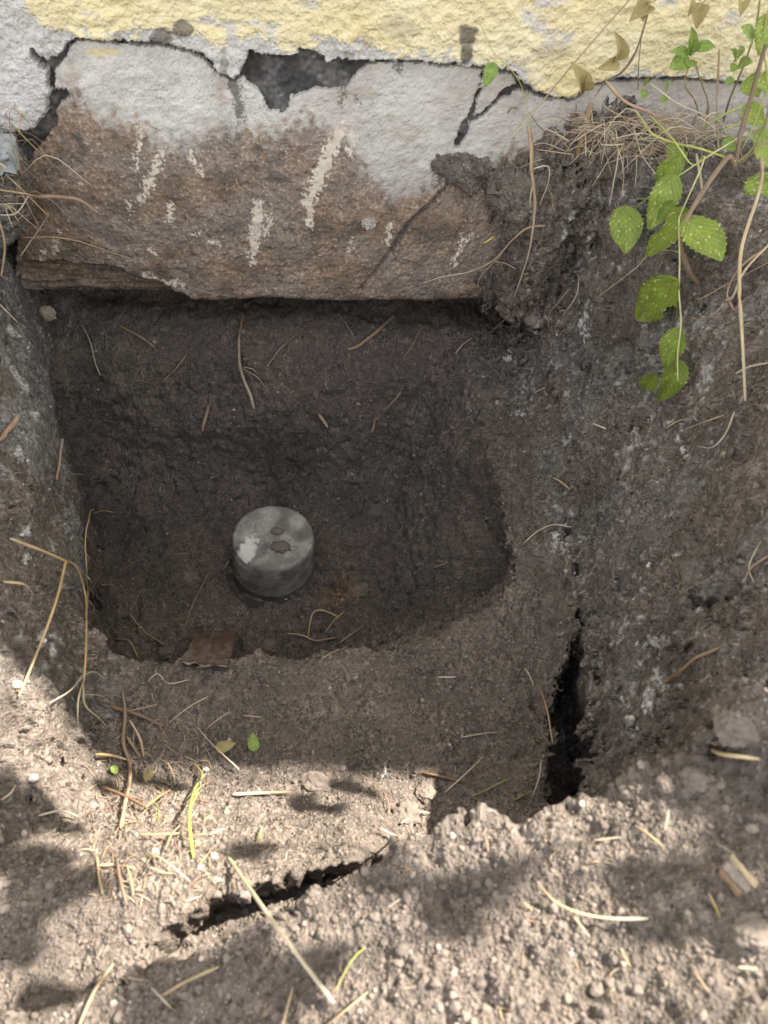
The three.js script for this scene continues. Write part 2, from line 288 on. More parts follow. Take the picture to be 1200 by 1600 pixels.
{
  const { pos, idx } = soilGrid, nT = idx.length / 3, key = new Map(), P2 = [], C2 = [], U2 = [], I2 = new Uint32Array(idx.length), from = [];
  const c = [0, 0, 0], nV = pos.length / 3, col = new Float32Array(pos.length), ax = new Uint8Array(nV);
  for (let i = 0; i < nV; i++) {
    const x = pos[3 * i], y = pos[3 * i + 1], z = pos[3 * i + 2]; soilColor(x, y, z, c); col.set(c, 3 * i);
    const e = 0.03, gx = Math.abs(base(x + e, y, z) - base(x - e, y, z)), gy = Math.abs(base(x, y + e, z) - base(x, y - e, z)), gz = Math.abs(base(x, y, z + e) - base(x, y, z - e));
    ax[i] = gy >= gx && gy >= gz ? 1 : gx >= gz ? 0 : 2;
  }
  const nor0 = new THREE.BufferGeometry(); nor0.setAttribute('position', new THREE.BufferAttribute(pos, 3)); nor0.setIndex(new THREE.BufferAttribute(idx, 1)); nor0.computeVertexNormals();
  const N0 = nor0.attributes.normal.array, map = new Int32Array(nV * 3).fill(-1);
  for (let t = 0; t < nT; t++) {
    const a = idx[3 * t], b = idx[3 * t + 1], d = idx[3 * t + 2], m = ax[a] === ax[b] || ax[a] === ax[d] ? ax[a] : ax[b];
    for (let k = 0; k < 3; k++) {
      const v = idx[3 * t + k]; let w = map[v * 3 + m];
      if (w < 0) { w = map[v * 3 + m] = from.length; from.push(v); const x = pos[3 * v], y = pos[3 * v + 1], z = pos[3 * v + 2]; if (m === 1) U2.push(x / 0.31, z / 0.31); else if (m === 0) U2.push(z / 0.31 + 0.37, y / 0.31); else U2.push(x / 0.31 + 0.61, y / 0.31 + 0.2); }
      I2[3 * t + k] = w;
    }
  }
  const n = from.length, PP = new Float32Array(n * 3), NN = new Float32Array(n * 3), CC = new Float32Array(n * 3);
  for (let i = 0; i < n; i++) { const v = from[i] * 3; for (let k = 0; k < 3; k++) { PP[3 * i + k] = pos[v + k]; NN[3 * i + k] = N0[v + k]; CC[3 * i + k] = col[v + k]; } }
  soilGeo = new THREE.BufferGeometry();
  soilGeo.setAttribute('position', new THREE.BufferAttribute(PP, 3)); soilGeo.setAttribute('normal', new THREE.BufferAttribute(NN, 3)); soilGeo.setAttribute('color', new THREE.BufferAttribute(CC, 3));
  soilGeo.setAttribute('uv', new THREE.BufferAttribute(Float32Array.from(U2), 2)); soilGeo.setIndex(new THREE.BufferAttribute(I2, 1));
}
const soil = mesh('ground', soilGeo, soilMat);
tag(soil, 'dark loam ground with a deep dug pit, a bench and a crumbly near heap', 'ground', null, 'structure');
{ // the garden ground round about, to the horizon
  const s = new THREE.Shape([[-120, -120], [120, -120], [120, 120], [-120, 120]].map((p) => new THREE.Vector2(...p)));
  s.holes.push(new THREE.Path([[-1.36, -2.1], [1.36, -2.1], [1.36, 0.2], [-1.36, 0.2]].map((p) => new THREE.Vector2(...p))));
  const g = new THREE.ShapeGeometry(s); g.rotateX(-Math.PI / 2); g.translate(0, -0.015, 0);
  const m = mesh('outer_ground', g, new THREE.MeshStandardMaterial({ color: lin(0.11, 0.10, 0.06), roughness: 1 }));
  tag(m, 'dry garden ground spreading away from the pit', 'ground', null, 'structure');
}
const tmpV = new THREE.Vector3();
function hit(u, v, lift = 0) {            // where a sight line meets the soil, lifted along the soil's normal
  const d = sight(u, v), L = d.length(); d.divideScalar(L); let t = 0.3; const p = new THREE.Vector3();
  for (let i = 0; i < 400; i++) { p.copy(CAM).addScaledVector(d, t); const f = field(p.x, p.y, p.z); if (f < 0.0006) break; t += Math.max(0.0006, f * 0.5); if (t > 3) break; }
  if (lift) p.addScaledVector(soilNormal(p), lift);
  return p;
}
function soilNormal(p, e = 0.012) { return new THREE.Vector3(base(p.x + e, p.y, p.z) - base(p.x - e, p.y, p.z), base(p.x, p.y + e, p.z) - base(p.x, p.y - e, p.z), base(p.x, p.y, p.z + e) - base(p.x, p.y, p.z - e)).normalize(); }
function drop(x, z, top = 0.2) { let y = top; for (let i = 0; i < 300; i++) { const f = field(x, y, z); if (f < 0.0005) break; y -= Math.max(0.0005, f * 0.5); } return y; }
// ---------------------------------------------------------------- the house wall above the pit
// break lines of the coats, surveyed in picture points and carried on to the wall plane
const wallPts = (list) => list.map(([u, v]) => { const p = onWall(u, v); return [p.x, p.y]; });
function polySD(poly) {                    // signed distance, negative inside
  const n = poly.length;
  return (x, y) => {
    let d = 1e9, s = 1;
    for (let i = 0, j = n - 1; i < n; j = i++) {
      const [ax, ay] = poly[i], [bx, by] = poly[j], ex = bx - ax, ey = by - ay, wx = x - ax, wy = y - ay, t = clamp((wx * ex + wy * ey) / (ex * ex + ey * ey + 1e-12));
      const px = wx - ex * t, py = wy - ey * t; d = Math.min(d, px * px + py * py);
      if ((y >= ay) !== (y >= by) && (x < ax + (y - ay) * ex / ey)) s = -s;
    }
    return s * Math.sqrt(d);
  };
}
function strokeSD(list) {                   // distance to a line of varying half width: [u, v, halfWidthInPicturePoints]
  const p = list.map(([u, v, w]) => { const q = onWall(u, v); return [q.x, q.y, w * 0.00085]; });
  let x0 = 9, x1 = -9, y0 = 9, y1 = -9; for (const [x, y, w] of p) { x0 = Math.min(x0, x - w - 0.03); x1 = Math.max(x1, x + w + 0.03); y0 = Math.min(y0, y - w - 0.03); y1 = Math.max(y1, y + w + 0.03); }
  return (x, y) => {
    if (x < x0 || x > x1 || y < y0 || y > y1) return 0.03;
    let d = 1;
    for (let i = 0; i < p.length - 1; i++) { const [ax, ay, aw] = p[i], [bx, by, bw] = p[i + 1], ex = bx - ax, ey = by - ay, t = clamp(((x - ax) * ex + (y - ay) * ey) / (ex * ex + ey * ey + 1e-12)); d = Math.min(d, Math.hypot(x - ax - ex * t, y - ay - ey * t) - mix(aw, bw, t)); }
    return d;
  };
}
const upperLine = [[-500, 215], [0, 205], [58, 196], [74, 172], [80, 140], [76, 106], [60, 94], [50, 80], [54, 72], [66, 84], [82, 92], [98, 82], [106, 64], [122, 56], [170, 60], [250, 64], [300, 74], [324, 84], [342, 106], [366, 120], [378, 108], [386, 88], [392, 75], [420, 82], [450, 84], [466, 82], [470, 74], [492, 76], [504, 88], [516, 95], [526, 88], [548, 90], [580, 92], [640, 90], [700, 96], [756, 100], [800, 108], [812, 122], [832, 136], [862, 148], [896, 150], [915, 128], [960, 118], [1050, 116], [1120, 122], [1300, 126], [1700, 130]];
const upperSD = polySD(wallPts([...upperLine, [2900, -420], [-1700, -420]]));
const lowerTop = [[-500, 520], [20, 470], [30, 330], [40, 262], [52, 236], [76, 212], [90, 192], [87, 172], [96, 158], [108, 148], [104, 140], [84, 142], [83, 128], [88, 104], [104, 84], [110, 66], [124, 61], [170, 65], [250, 69], [298, 80], [320, 92], [340, 114], [364, 125], [376, 119], [386, 126], [402, 140], [414, 158], [421, 172], [440, 174], [451, 164], [452, 150], [478, 143], [494, 137], [520, 138], [541, 135], [552, 118], [566, 104], [584, 96], [640, 94], [700, 100], [756, 105], [800, 113], [808, 128], [830, 141], [862, 153], [896, 156], [918, 134], [960, 126], [1050, 122], [1120, 128], [1300, 132], [1700, 136]];
const lowerSDraw = polySD(wallPts([...lowerTop, [1700, 520]]));
const gapA = strokeSD([[757, 100, 1.5], [750, 130, 2], [738, 178, 3], [728, 190, 6], [722, 210, 7], [716, 224, 5]]);
const gapB = strokeSD([[728, 190, 5], [752, 180, 2], [768, 164, 4], [784, 146, 6], [812, 134, 5], [840, 140, 6], [862, 150, 4]]);
const gapC = strokeSD([[700, 288, 4], [676, 316, 6], [640, 348, 7], [612, 388, 6], [590, 420, 5], [562, 452, 4]]);
const wob = (x, y) => 0.0030 * noise(x * 55, y * 55, 2) + 0.0026 * noise(x * 150, y * 150, 5) + 0.0014 * noise(x * 330, y * 330, 6);
const lowerSD = (x, y) => Math.max(lowerSDraw(x, y), -gapA(x, y), -gapB(x, y)) + wob(x, y);
const chippedSD = polySD(wallPts([[20, 408], [90, 406], [140, 412], [186, 418], [214, 432], [246, 440], [270, 452], [296, 466], [320, 560], [20, 560]]));

// paint and stains, in metres on the wall; photo points only name where each mark sits
const toUV = (x, y) => { const dx = x - CAM.x, dy = y - CAM.y, dz = -CAM.z, dep = -SP * dy - CP * dz, up = CP * dy - SP * dz; return [600 + FPX * dx / dep, 800 - FPX * up / dep]; };
const line = (pts) => (u) => { let k = 0; while (k < pts.length - 2 && u > pts[k + 1][0]) k++; const t = (u - pts[k][0]) / (pts[k + 1][0] - pts[k][0]); return mix(pts[k][1], pts[k + 1][1], clamp(t)); };
const WX0 = -1.05, WX1 = 1.05, WY0 = -0.34, WY1 = 0.34;
function wallTexture(W, H, fn) {
  const c = new Uint8Array(W * H * 4), b = new Uint8Array(W * H * 4);
  for (let j = 0; j < H; j++) for (let i = 0; i < W; i++) {
    const x = mix(WX0, WX1, (i + 0.5) / W), y = mix(WY0, WY1, (j + 0.5) / H), o = fn(x, y), k = 4 * (j * W + i);
    for (let m = 0; m < 3; m++) { c[k + m] = 255 * Math.pow(clamp(o[m]), 1 / 2.2); b[k + m] = 255 * clamp(o[3]); } c[k + 3] = b[k + 3] = 255;
  }
  const mk = (d) => { const t = new THREE.DataTexture(d, W, H); t.magFilter = THREE.LinearFilter; t.minFilter = THREE.LinearMipmapLinearFilter; t.generateMipmaps = true; t.needsUpdate = true; return t; };
  const m = mk(c), bm = mk(b); m.colorSpace = THREE.SRGBColorSpace; return [m, bm];
}
const yellowEdge = line([[-600, -120], [0, -60], [40, -10], [70, 30], [84, 48], [150, 52], [240, 48], [300, 42], [340, 58], [420, 52], [450, 66], [480, 74], [500, 58], [560, 66], [640, 80], [700, 84], [760, 90], [800, 100], [850, 136], [900, 140], [1000, 112], [1200, 118], [1700, 125]]);
const blot = (u, v, cu, cv, a, b) => 1 - Math.hypot((u - cu) / a, (v - cv) / b);
const upperTex = wallTexture(1800, 640, (x, y) => {
  if (y < -0.06) return [0.4, 0.39, 0.37, 0.5];
  const [u, v] = toUV(x, y), a = fbm(x * 24, y * 24, 1, 4), b = noise(x * 70, y * 95, 3), c = noise(x * 260, y * 260, 9), e = noise(x * 9, y * 12, 4);
  // bare render
  let r = 0.45 + 0.14 * a + 0.05 * c, g = 0.435 + 0.14 * a + 0.05 * c, l = 0.42 + 0.135 * a + 0.05 * c, h = 0.5 + 0.28 * a + 0.22 * b + 0.16 * c;
  const mx = (k, R, G, B) => { r = mix(r, R, k); g = mix(g, G, k); l = mix(l, B, k); };
  // yellow lime paint, flaked in places
  const t = 0.06 * a + 0.02 * b;
  let paint = sstep(-9, 9, yellowEdge(u) - v + 34 * a + 16 * b + 8 * c);
  const worn = fbm(x * 11, y * 17, 21, 4); paint *= 1 - 0.8 * sstep(0.14, 0.34, worn + 0.10 * b);
  paint *= 1 - 0.9 * sstep(0, 0.4, blot(u, v, 190, 48, 14, 6)) ;
  mx(paint * 0.95, 0.655 + t, 0.56 + t + 0.02 * e, 0.335 + 0.9 * t + 0.06 * e); h += 0.16 * paint;
  // mud splashes and damp soot
  const rag = 0.6 * a + 0.35 * b;
  mx(0.8 * sstep(0.05, 0.4, Math.max(blot(u, v, 286, 40, 18, 19), blot(u, v, 254, 52, 24, 19)) + rag), 0.10, 0.085, 0.075);
  mx(0.85 * sstep(0.05, 0.4, Math.max(blot(u, v, 731, 52, 16, 26), blot(u, v, 728, 78, 12, 26)) + rag), 0.075, 0.06, 0.05);
  mx(0.6 * sstep(0.1, 0.5, Math.max(blot(u, v, 545, 80, 14, 12), blot(u, v, 352, 98, 9, 34), blot(u, v, 188, 50, 9, 7)) + rag), 0.16, 0.13, 0.11);
  mx(0.45 * sstep(0.0, 0.5, Math.max(blot(u, v, 625, 40, 40, 22), blot(u, v, 572, 58, 16, 16), blot(u, v, 860, 75, 40, 18)) + rag), 0.24, 0.20, 0.15);
  mx(0.5 * sstep(0.42, 0.6, fbm(x * 34, y * 50, 33, 3) + 0.2 * b), 0.22, 0.19, 0.15); { const d2 = 1 + 0.10 * noise(x * 420, y * 420, 88) + 0.10 * c + 0.10 * worn; r *= d2; g *= d2; l *= d2; h += 0.14 * noise(x * 120 + 30 * a, y * 160, 14); }
  return [r, g, l, h];
});
const stainEdge = line([[-400, 120], [60, 120], [95, 150], [120, 158], [150, 172], [200, 196], [226, 205], [262, 224], [300, 214], [350, 192], [400, 210], [440, 204], [480, 192], [530, 200], [560, 250], [600, 300], [650, 300], [700, 282], [760, 262], [800, 236], [900, 215], [1400, 215]]);
const scratches = [[[221, 196, 1.5], [219, 225, 3.5], [213, 262, 3]], [[253, 238, 6], [244, 262, 8], [232, 285, 8], [220, 312, 6]], [[201, 312, 4], [203, 330, 3]], [[532, 202, 12], [512, 244, 13], [497, 280, 13], [482, 315, 11], [484, 350, 6]], [[553, 200, 4], [546, 240, 5]], [[402, 318, 9], [403, 345, 13], [396, 380, 11], [394, 408, 6]], [[424, 338, 5], [414, 368, 5]], [[268, 322, 6], [267, 344, 5]], [[93, 360, 2], [86, 394, 3]], [[70, 386, 2], [69, 410, 2.5]], [[611, 350, 5], [605, 380, 4]], [[722, 370, 3], [710, 412, 4]], [[738, 362, 2], [724, 384, 2.5]], [[300, 365, 3], [316, 360, 2]], [[326, 376, 2], [345, 381, 3]], [[300, 240, 5], [312, 268, 6]], [[235, 386, 5], [246, 396, 4]], [[258, 440, 7], [286, 443, 6]], [[226, 428, 4], [244, 434, 6]], [[548, 372, 3], [545, 392, 2]]].map(strokeSD);
const darks = [[[447, 226, 6], [436, 244, 9]], [[402, 230, 4], [400, 262, 6]], [[425, 276, 9], [440, 278, 7]], [[366, 128, 8], [372, 152, 8], [375, 176, 8]], [[122, 214, 10], [130, 232, 6]], [[540, 140, 5], [532, 160, 4]], [[556, 150, 4], [560, 158, 3]], [[622, 100, 8], [626, 110, 6]], [[392, 284, 5], [400, 290, 4]], [[460, 372, 5], [452, 352, 3]], [[700, 240, 5], [690, 262, 6], [688, 285, 5]]].map(strokeSD);
const smears = [[[114, 96, 7], [116, 130, 9], [112, 150, 7]], [[344, 120, 9], [346, 160, 9]], [[530, 150, 12], [580, 140, 10]], [[612, 180, 6], [606, 185, 4]]].map(strokeSD);
const lowerTex = wallTexture(2000, 640, (x, y) => {
  if (y > 0.18) return [0.4, 0.39, 0.37, 0.5];
  const [u, v] = toUV(x, y), a = fbm(x * 22, y * 22, 6, 4), b = noise(x * 85, y * 85, 13), c = noise(x * 270, y * 270, 19), e = fbm(x * 6, y * 9, 44, 3), f = noise(x * 140, y * 140, 3);
  let r = 0.49 + 0.15 * a + 0.04 * c + 0.05 * e, g = 0.47 + 0.15 * a + 0.04 * c + 0.02 * e, l = 0.455 + 0.145 * a + 0.04 * c + 0.03 * e, h = 0.5 + 0.25 * a + 0.15 * b + 0.16 * c;
  const g2 = noise(x * 420, y * 300, 29), brush = noise(x * 60 + y * 40, y * 260 - x * 90, 31), dirt = 1 + 0.11 * g2 + 0.10 * c + 0.08 * brush; r *= dirt; g *= dirt; l *= dirt * 0.985; h += 0.10 * brush + 0.08 * g2;
  const mx = (k, R, G, B) => { r = mix(r, R, k); g = mix(g, G, k); l = mix(l, B, k); };
  const rag = 0.5 * a + 0.3 * b + 0.15 * c;
  let sm = 0.03, d; for (const s of smears) { d = s(x, y); if (d < sm) sm = d; }
  mx(0.5 * sstep(0.006, -0.006, sm - 0.026 * rag - 0.004 * c), 0.30, 0.21, 0.14);
  mx(0.30 * sstep(0.18, 0.4, fbm(x * 14, y * 20, 71, 4)) * sstep(420, 560, u), 0.34, 0.25, 0.17);
  mx(0.5 * sstep(-0.1, 0.35, e + 0.35 * a + 0.0012 * (u - 420)), 0.36 + 0.1 * a, 0.325 + 0.1 * a, 0.295 + 0.09 * a); mx(0.35 * sstep(0.15, 0.4, fbm(x * 30, y * 46, 77, 4) + 0.15 * g2), 0.27, 0.235, 0.20);
  // earth stain where the ground stood against the footing
  const st = sstep(-26, 26, v - stainEdge(u) + 34 * a + 20 * b + 16 * c + 10 * f);
  const m1 = fbm(x * 18, y * 22, 51, 4), m2 = noise(x * 60, y * 75, 61), m3 = 1.15 * noise(x * 170, y * 170, 65) + 0.9 * noise(x * 380, y * 380, 66);
  let R = 0.205 + 0.15 * m1 + 0.08 * m2 + 0.07 * m3, G = 0.135 + 0.10 * m1 + 0.06 * m2 + 0.055 * m3, B = 0.088 + 0.065 * m1 + 0.045 * m2 + 0.045 * m3;
  const dk = sstep(-0.02, 0.30, -m1 + 0.35 * m2 + 0.25 * m3 - 0.02); R = mix(R, 0.085, dk * 0.75); G = mix(G, 0.065, dk * 0.75); B = mix(B, 0.052, dk * 0.75);
  const ash = sstep(-0.12, 0.3, fbm(x * 8, y * 11, 91, 4) + 0.15 * m3 + 0.12), as = 1 + 0.5 * m1 + 0.3 * m2 + 0.3 * m3; R = mix(R, 0.20 * as, ash * 0.7); G = mix(G, 0.165 * as, ash * 0.7); B = mix(B, 0.142 * as, ash * 0.7);
  mx(st * 0.96, R, G, B); h = mix(h, 0.5 + 0.35 * m1 + 0.25 * m2 + 0.22 * m3, st);
  // pale crumbs of mortar, spade scratches, tar
  mx(0.7 * st * sstep(0.62, 0.8, m3 + 0.45 * m1 + 0.2 * f), 0.44, 0.37, 0.29);
  let sd = 0.03; for (const s of scratches) { d = s(x, y); if (d < sd) sd = d; }
  const sc = sstep(0.0035, -0.0015, sd - 0.006 * b - 0.009 * f - 0.008 * c + 0.002); mx(sc * 0.85, 0.60 + 0.06 * c, 0.53 + 0.06 * c, 0.44 + 0.06 * c); h = mix(h, 0.35 + 0.1 * c, sc * 0.6);
  let dd = 0.03; for (const s of darks) { d = s(x, y); if (d < dd) dd = d; }
  mx(0.8 * sstep(0.004, -0.003, dd - 0.020 * rag - 0.006 * c), 0.085, 0.073, 0.065);
  d = gapC(x, y); mx(0.85 * sstep(0.004, -0.004, d - 0.012 * rag - 0.004 * c + 0.002), 0.055, 0.05, 0.05);
  mx(0.5 * sstep(0.55, 0.75, c + 0.5 * b) * (1 - st), 0.3, 0.27, 0.24);
  const yl = blot(u, v, 160, 80, 55, 11) + rag; mx(0.8 * sstep(0.35, 0.7, yl), 0.58, 0.48, 0.26);
  return [r, g, l, h];
});
const mapped = (t, o) => new THREE.MeshStandardMaterial({ map: t[0], bumpMap: t[1], roughness: 0.95, ...o });
const upperMat = mapped(upperTex, { bumpScale: 0.0055 }), lowerMat = mapped(lowerTex, { bumpScale: 0.0035 });
// a coat: a sheet of points on the wall, cut by an outline, whose broken rim turns back into the wall
function coat(x0, x1, y0, y1, step, sd, front, back, thickness) {
  const nx = Math.round((x1 - x0) / step), ny = Math.round((y1 - y0) / step), p = [], uv = [], id = [], out = new Uint8Array((nx + 1) * (ny + 1)), at2 = new Int32Array((nx + 1) * (ny + 1)).fill(-1);
  const X = [], Y = [], Zs = [];
  for (let j = 0; j <= ny; j++) for (let i = 0; i <= nx; i++) {
    let x = mix(x0, x1, i / nx), y = mix(y0, y1, j / ny); const k = j * (nx + 1) + i;
    const d = sd(x, y); let z = front(x, y);
    if (d > 0) { out[k] = d > step * 1.6 ? 1 : 0;
      // pull the rim on to the outline, then set it back
      const e = 0.001, gx = (sd(x + e, y) - sd(x - e, y)) / (2 * e), gy = (sd(x, y + e) - sd(x, y - e)) / (2 * e), l = Math.hypot(gx, gy) + 1e-6; const m = Math.min(d, step * 2) * 0.85; x -= gx / l * m; y -= gy / l * m; z = back; }
    else if (d > -0.003) z -= thickness * 0.2 * Math.pow(1 + d / 0.003, 2);
    X.push(x); Y.push(y); Zs.push(z);
  }
  const vert = (k) => { if (at2[k] < 0) { at2[k] = p.length / 3; p.push(X[k], Y[k], Zs[k]); uv.push((X[k] - WX0) / (WX1 - WX0), (Y[k] - WY0) / (WY1 - WY0)); } return at2[k]; };
  for (let j = 0; j < ny; j++) for (let i = 0; i < nx; i++) { const a = j * (nx + 1) + i, b = a + 1, c = a + nx + 1, d = c + 1; if (out[a] || out[b] || out[c] || out[d]) continue; id.push(vert(a), vert(b), vert(d), vert(a), vert(d), vert(c)); }
  const g = new THREE.BufferGeometry(); g.setAttribute('position', new THREE.Float32BufferAttribute(p, 3)); g.setAttribute('uv', new THREE.Float32BufferAttribute(uv, 2)); g.setIndex(id); g.computeVertexNormals(); return g;
}
const house = thing('house', 'weathered house wall, yellow lime paint over cracked grey render and a brown stained footing', 'house');
const upSD = (x, y) => upperSD(x, y) + wob(x, y);
mesh('yellow_plaster', coat(-1.0, 1.0, -0.03, 0.30, 0.0019, upSD, (x, y) => 0.014 + 0.005 * fbm(x * 14, y * 14, 3, 3) + 0.0022 * noise(x * 60, y * 80, 8) + 0.0012 * noise(x * 150, y * 190, 9), -0.014, 0.014), upperMat, house).userData.label = 'yellow painted upper plaster with a ragged lower edge';
// footing: front face, rounded nose and rough underside in one sheet
{
  const nx = 860, x0 = -0.98, x1 = 0.98, yBot = -0.302, yTop = 0.165, step = 0.0022, nf = Math.round((yTop - yBot) / step), nu = 60, p = [], uv = [], id = [], bad = [];
  for (let i = 0; i <= nx; i++) {
    const x = mix(x0, x1, i / nx), yb = yBot + 0.006 * noise(x * 7, 1, 1) + 0.003 * noise(x * 30, 1, 4), R = 0.016 + 0.006 * noise(x * 11, 8, 2);
    for (let j = 0; j <= nf + nu; j++) {
      let y, z, Y0; const rough = 0.0028 * fbm(x * 16, j * 0.045, 3, 4) + 0.0016 * noise(x * 130, j * 0.36, 3);
      if (j <= nf) {
        y = mix(yTop, yb, j / nf); Y0 = y; z = 0.003 + 0.004 * fbm(x * 9, y * 9, 5, 3) + 0.0016 * noise(x * 70, y * 70, 5) + 0.0009 * noise(x * 170, y * 170, 8);
        const t = clamp((yb + R - y) / R); z -= R * (1 - Math.sqrt(1 - t * t * 0.97));
        const st = sstep(-0.10, -0.14, y); z += st * (0.0035 * fbm(x * 22, y * 34, 15, 4) + 0.001 * noise(x * 200, y * 200, 1));
        const cs = chippedSD(x, y) + 0.006 * noise(x * 28, y * 28, 3) + 0.003 * noise(x * 80, y * 80, 6);
        if (cs < 0) z -= Math.min(0.045, 0.022 + 0.16 * -cs * 4 * 0.2 + 0.012 * (0.5 + 0.5 * noise(x * 20, y * 130, 4)));
        const g = gapC(x, y); if (g < 0.002) z -= 0.004 * sstep(0.002, -0.003, g);
        const d = lowerSD(x, y); bad.push(d > step * 1.6 ? 1 : 0);
        let X = x; if (d > 0) { const e = 0.001, gx = (lowerSD(x + e, y) - lowerSD(x - e, y)) / (2 * e), gy = (lowerSD(x, y + e) - lowerSD(x, y - e)) / (2 * e), l = Math.hypot(gx, gy) + 1e-6, m = Math.min(d, step * 2) * 0.85; X -= gx / l * m; y -= gy / l * m; z = -0.012; } else if (d > -0.003) z -= 0.0015 * Math.pow(1 + d / 0.003, 2);
        p.push(X, y, z); uv.push((X - WX0) / (WX1 - WX0), (y - WY0) / (WY1 - WY0));
      } else {
        const t = (j - nf) / nu; z = -0.018 - 0.045 * sstep(-0.33, -0.36, x - 0.02) * 0 - t * 0.30; y = yb + 0.004 * t + rough * 1.6 + 0.004 * noise(x * 20, z * 20, 2); Y0 = y; bad.push(0);
        p.push(x, y, z - 0.02 * (chippedSD(x, yb) < 0 ? 1 : 0)); uv.push((x - WX0) / (WX1 - WX0), clamp((yb - 0.1 * t - WY0) / (WY1 - WY0), 0.001, 0.2) + 0.1 * t);
      }
    }
  }
  const m = nf + nu + 1;
  for (let i = 0; i < nx; i++) for (let j = 0; j < m - 1; j++) { const a = i * m + j, b = a + m, c = a + 1, d = b + 1; if (bad[a] || bad[b] || bad[c] || bad[d]) continue; id.push(a, c, b, b, c, d); }
  const g = new THREE.BufferGeometry(); g.setAttribute('position', new THREE.Float32BufferAttribute(p, 3)); g.setAttribute('uv', new THREE.Float32BufferAttribute(uv, 2)); g.setIndex(id); g.computeVertexNormals();
  mesh('footing', g, lowerMat, house).userData.label = 'grey render running down into the brown earth stained footing';
}
{ // black bitumen coat behind, bared where the render has fallen
  const nx = 560, ny = 150, g = new THREE.PlaneGeometry(2, 0.30, nx, ny), p = g.attributes.position, c = [];
  for (let i = 0; i < p.count; i++) {
    const x = p.getX(i), y = p.getY(i) + 0.05; p.setXYZ(i, x, y, -0.0065 + 0.005 * fbm(x * 18, y * 18, 2, 4) + 0.0026 * noise(x * 80, y * 80, 1));
    const n = fbm(x * 30, y * 30, 8, 3), s = sstep(0.55, 0.8, noise(x * 130, y * 130, 4)), m = sstep(0.0, 0.12, noise(x * 16, y * 20, 12) + 0.5 * n), k = mix(0.038, 0.085, m) * (1 + 0.9 * noise(x * 150, y * 150, 6)) + 0.25 * s * m; c.push(k * 1.04, k, k * 0.99);
  }
  g.setAttribute('color', new THREE.Float32BufferAttribute(c, 3)); g.computeVertexNormals();
  mesh('bitumen_coat', g, new THREE.MeshStandardMaterial({ vertexColors: true, roughness: 0.8 }), house).userData.label = 'black bitumen coat bared where the render fell off';
}
{ // the rest of the building: its core, the plain wall above and the eave that keeps the pit in shade
  const core = new THREE.BoxGeometry(9, 2.3, 0.5); core.translate(0.6, 1.03, -0.275); mesh('masonry_core', core, new THREE.MeshStandardMaterial({ color: lin(0.25, 0.22, 0.2), roughness: 1 }), house);
  const panel = (x0, x1, y0, y1) => { const nx = Math.ceil((x1 - x0) / 0.015), ny = Math.ceil((y1 - y0) / 0.015), g = new THREE.PlaneGeometry(x1 - x0, y1 - y0, nx, ny), p = g.attributes.position, uv = []; for (let i = 0; i < p.count; i++) { const x = p.getX(i) + (x0 + x1) / 2, y = p.getY(i) + (y0 + y1) / 2; p.setXYZ(i, x, y, 0.013 + 0.005 * fbm(x * 14, y * 14, 3, 3) + 0.002 * noise(x * 40, y * 40, 8)); uv.push(x / 0.9, y / 0.9); } g.setAttribute('uv', new THREE.Float32BufferAttribute(uv, 2)); g.computeVertexNormals(); return g; };
  const limewash = tile(512, (u, v) => { const a = ring(u, v, 14, 51), b = ring(u, v, 40, 52), c = ring(u, v, 110, 53), k = sstep(0.5, 0.75, a + 0.4 * b), t = 1 + 0.07 * a + 0.05 * b + 0.06 * c; return [mix(0.655, 0.46, k) * t, mix(0.56, 0.445, k) * t, mix(0.335, 0.43, k) * t].map((x) => Math.pow(clamp(x), 1 / 2.2)); }); limewash.colorSpace = THREE.SRGBColorSpace;
  const rough = tile(512, (u, v) => { const h = 0.5 + 0.2 * ring(u, v, 24, 61) + 0.2 * ring(u, v, 60, 62) + 0.14 * ring(u, v, 130, 63); return [h, h, h]; });
  mesh('upper_plaster', mergeGeometries([panel(-3.9, 5.1, 0.297, 2.19), panel(-3.9, -0.996, -0.05, 0.299), panel(0.996, 5.1, -0.05, 0.299)]), new THREE.MeshStandardMaterial({ map: limewash, bumpMap: rough, bumpScale: 0.006, roughness: 0.95 }), house);
  const eave = new THREE.BoxGeometry(9.2, 0.05, 0.9); eave.translate(0.6, 2.205, -0.33); mesh('roof_eave', eave, new THREE.MeshStandardMaterial({ color: lin(0.16, 0.13, 0.11), roughness: 0.9 }), house);
}
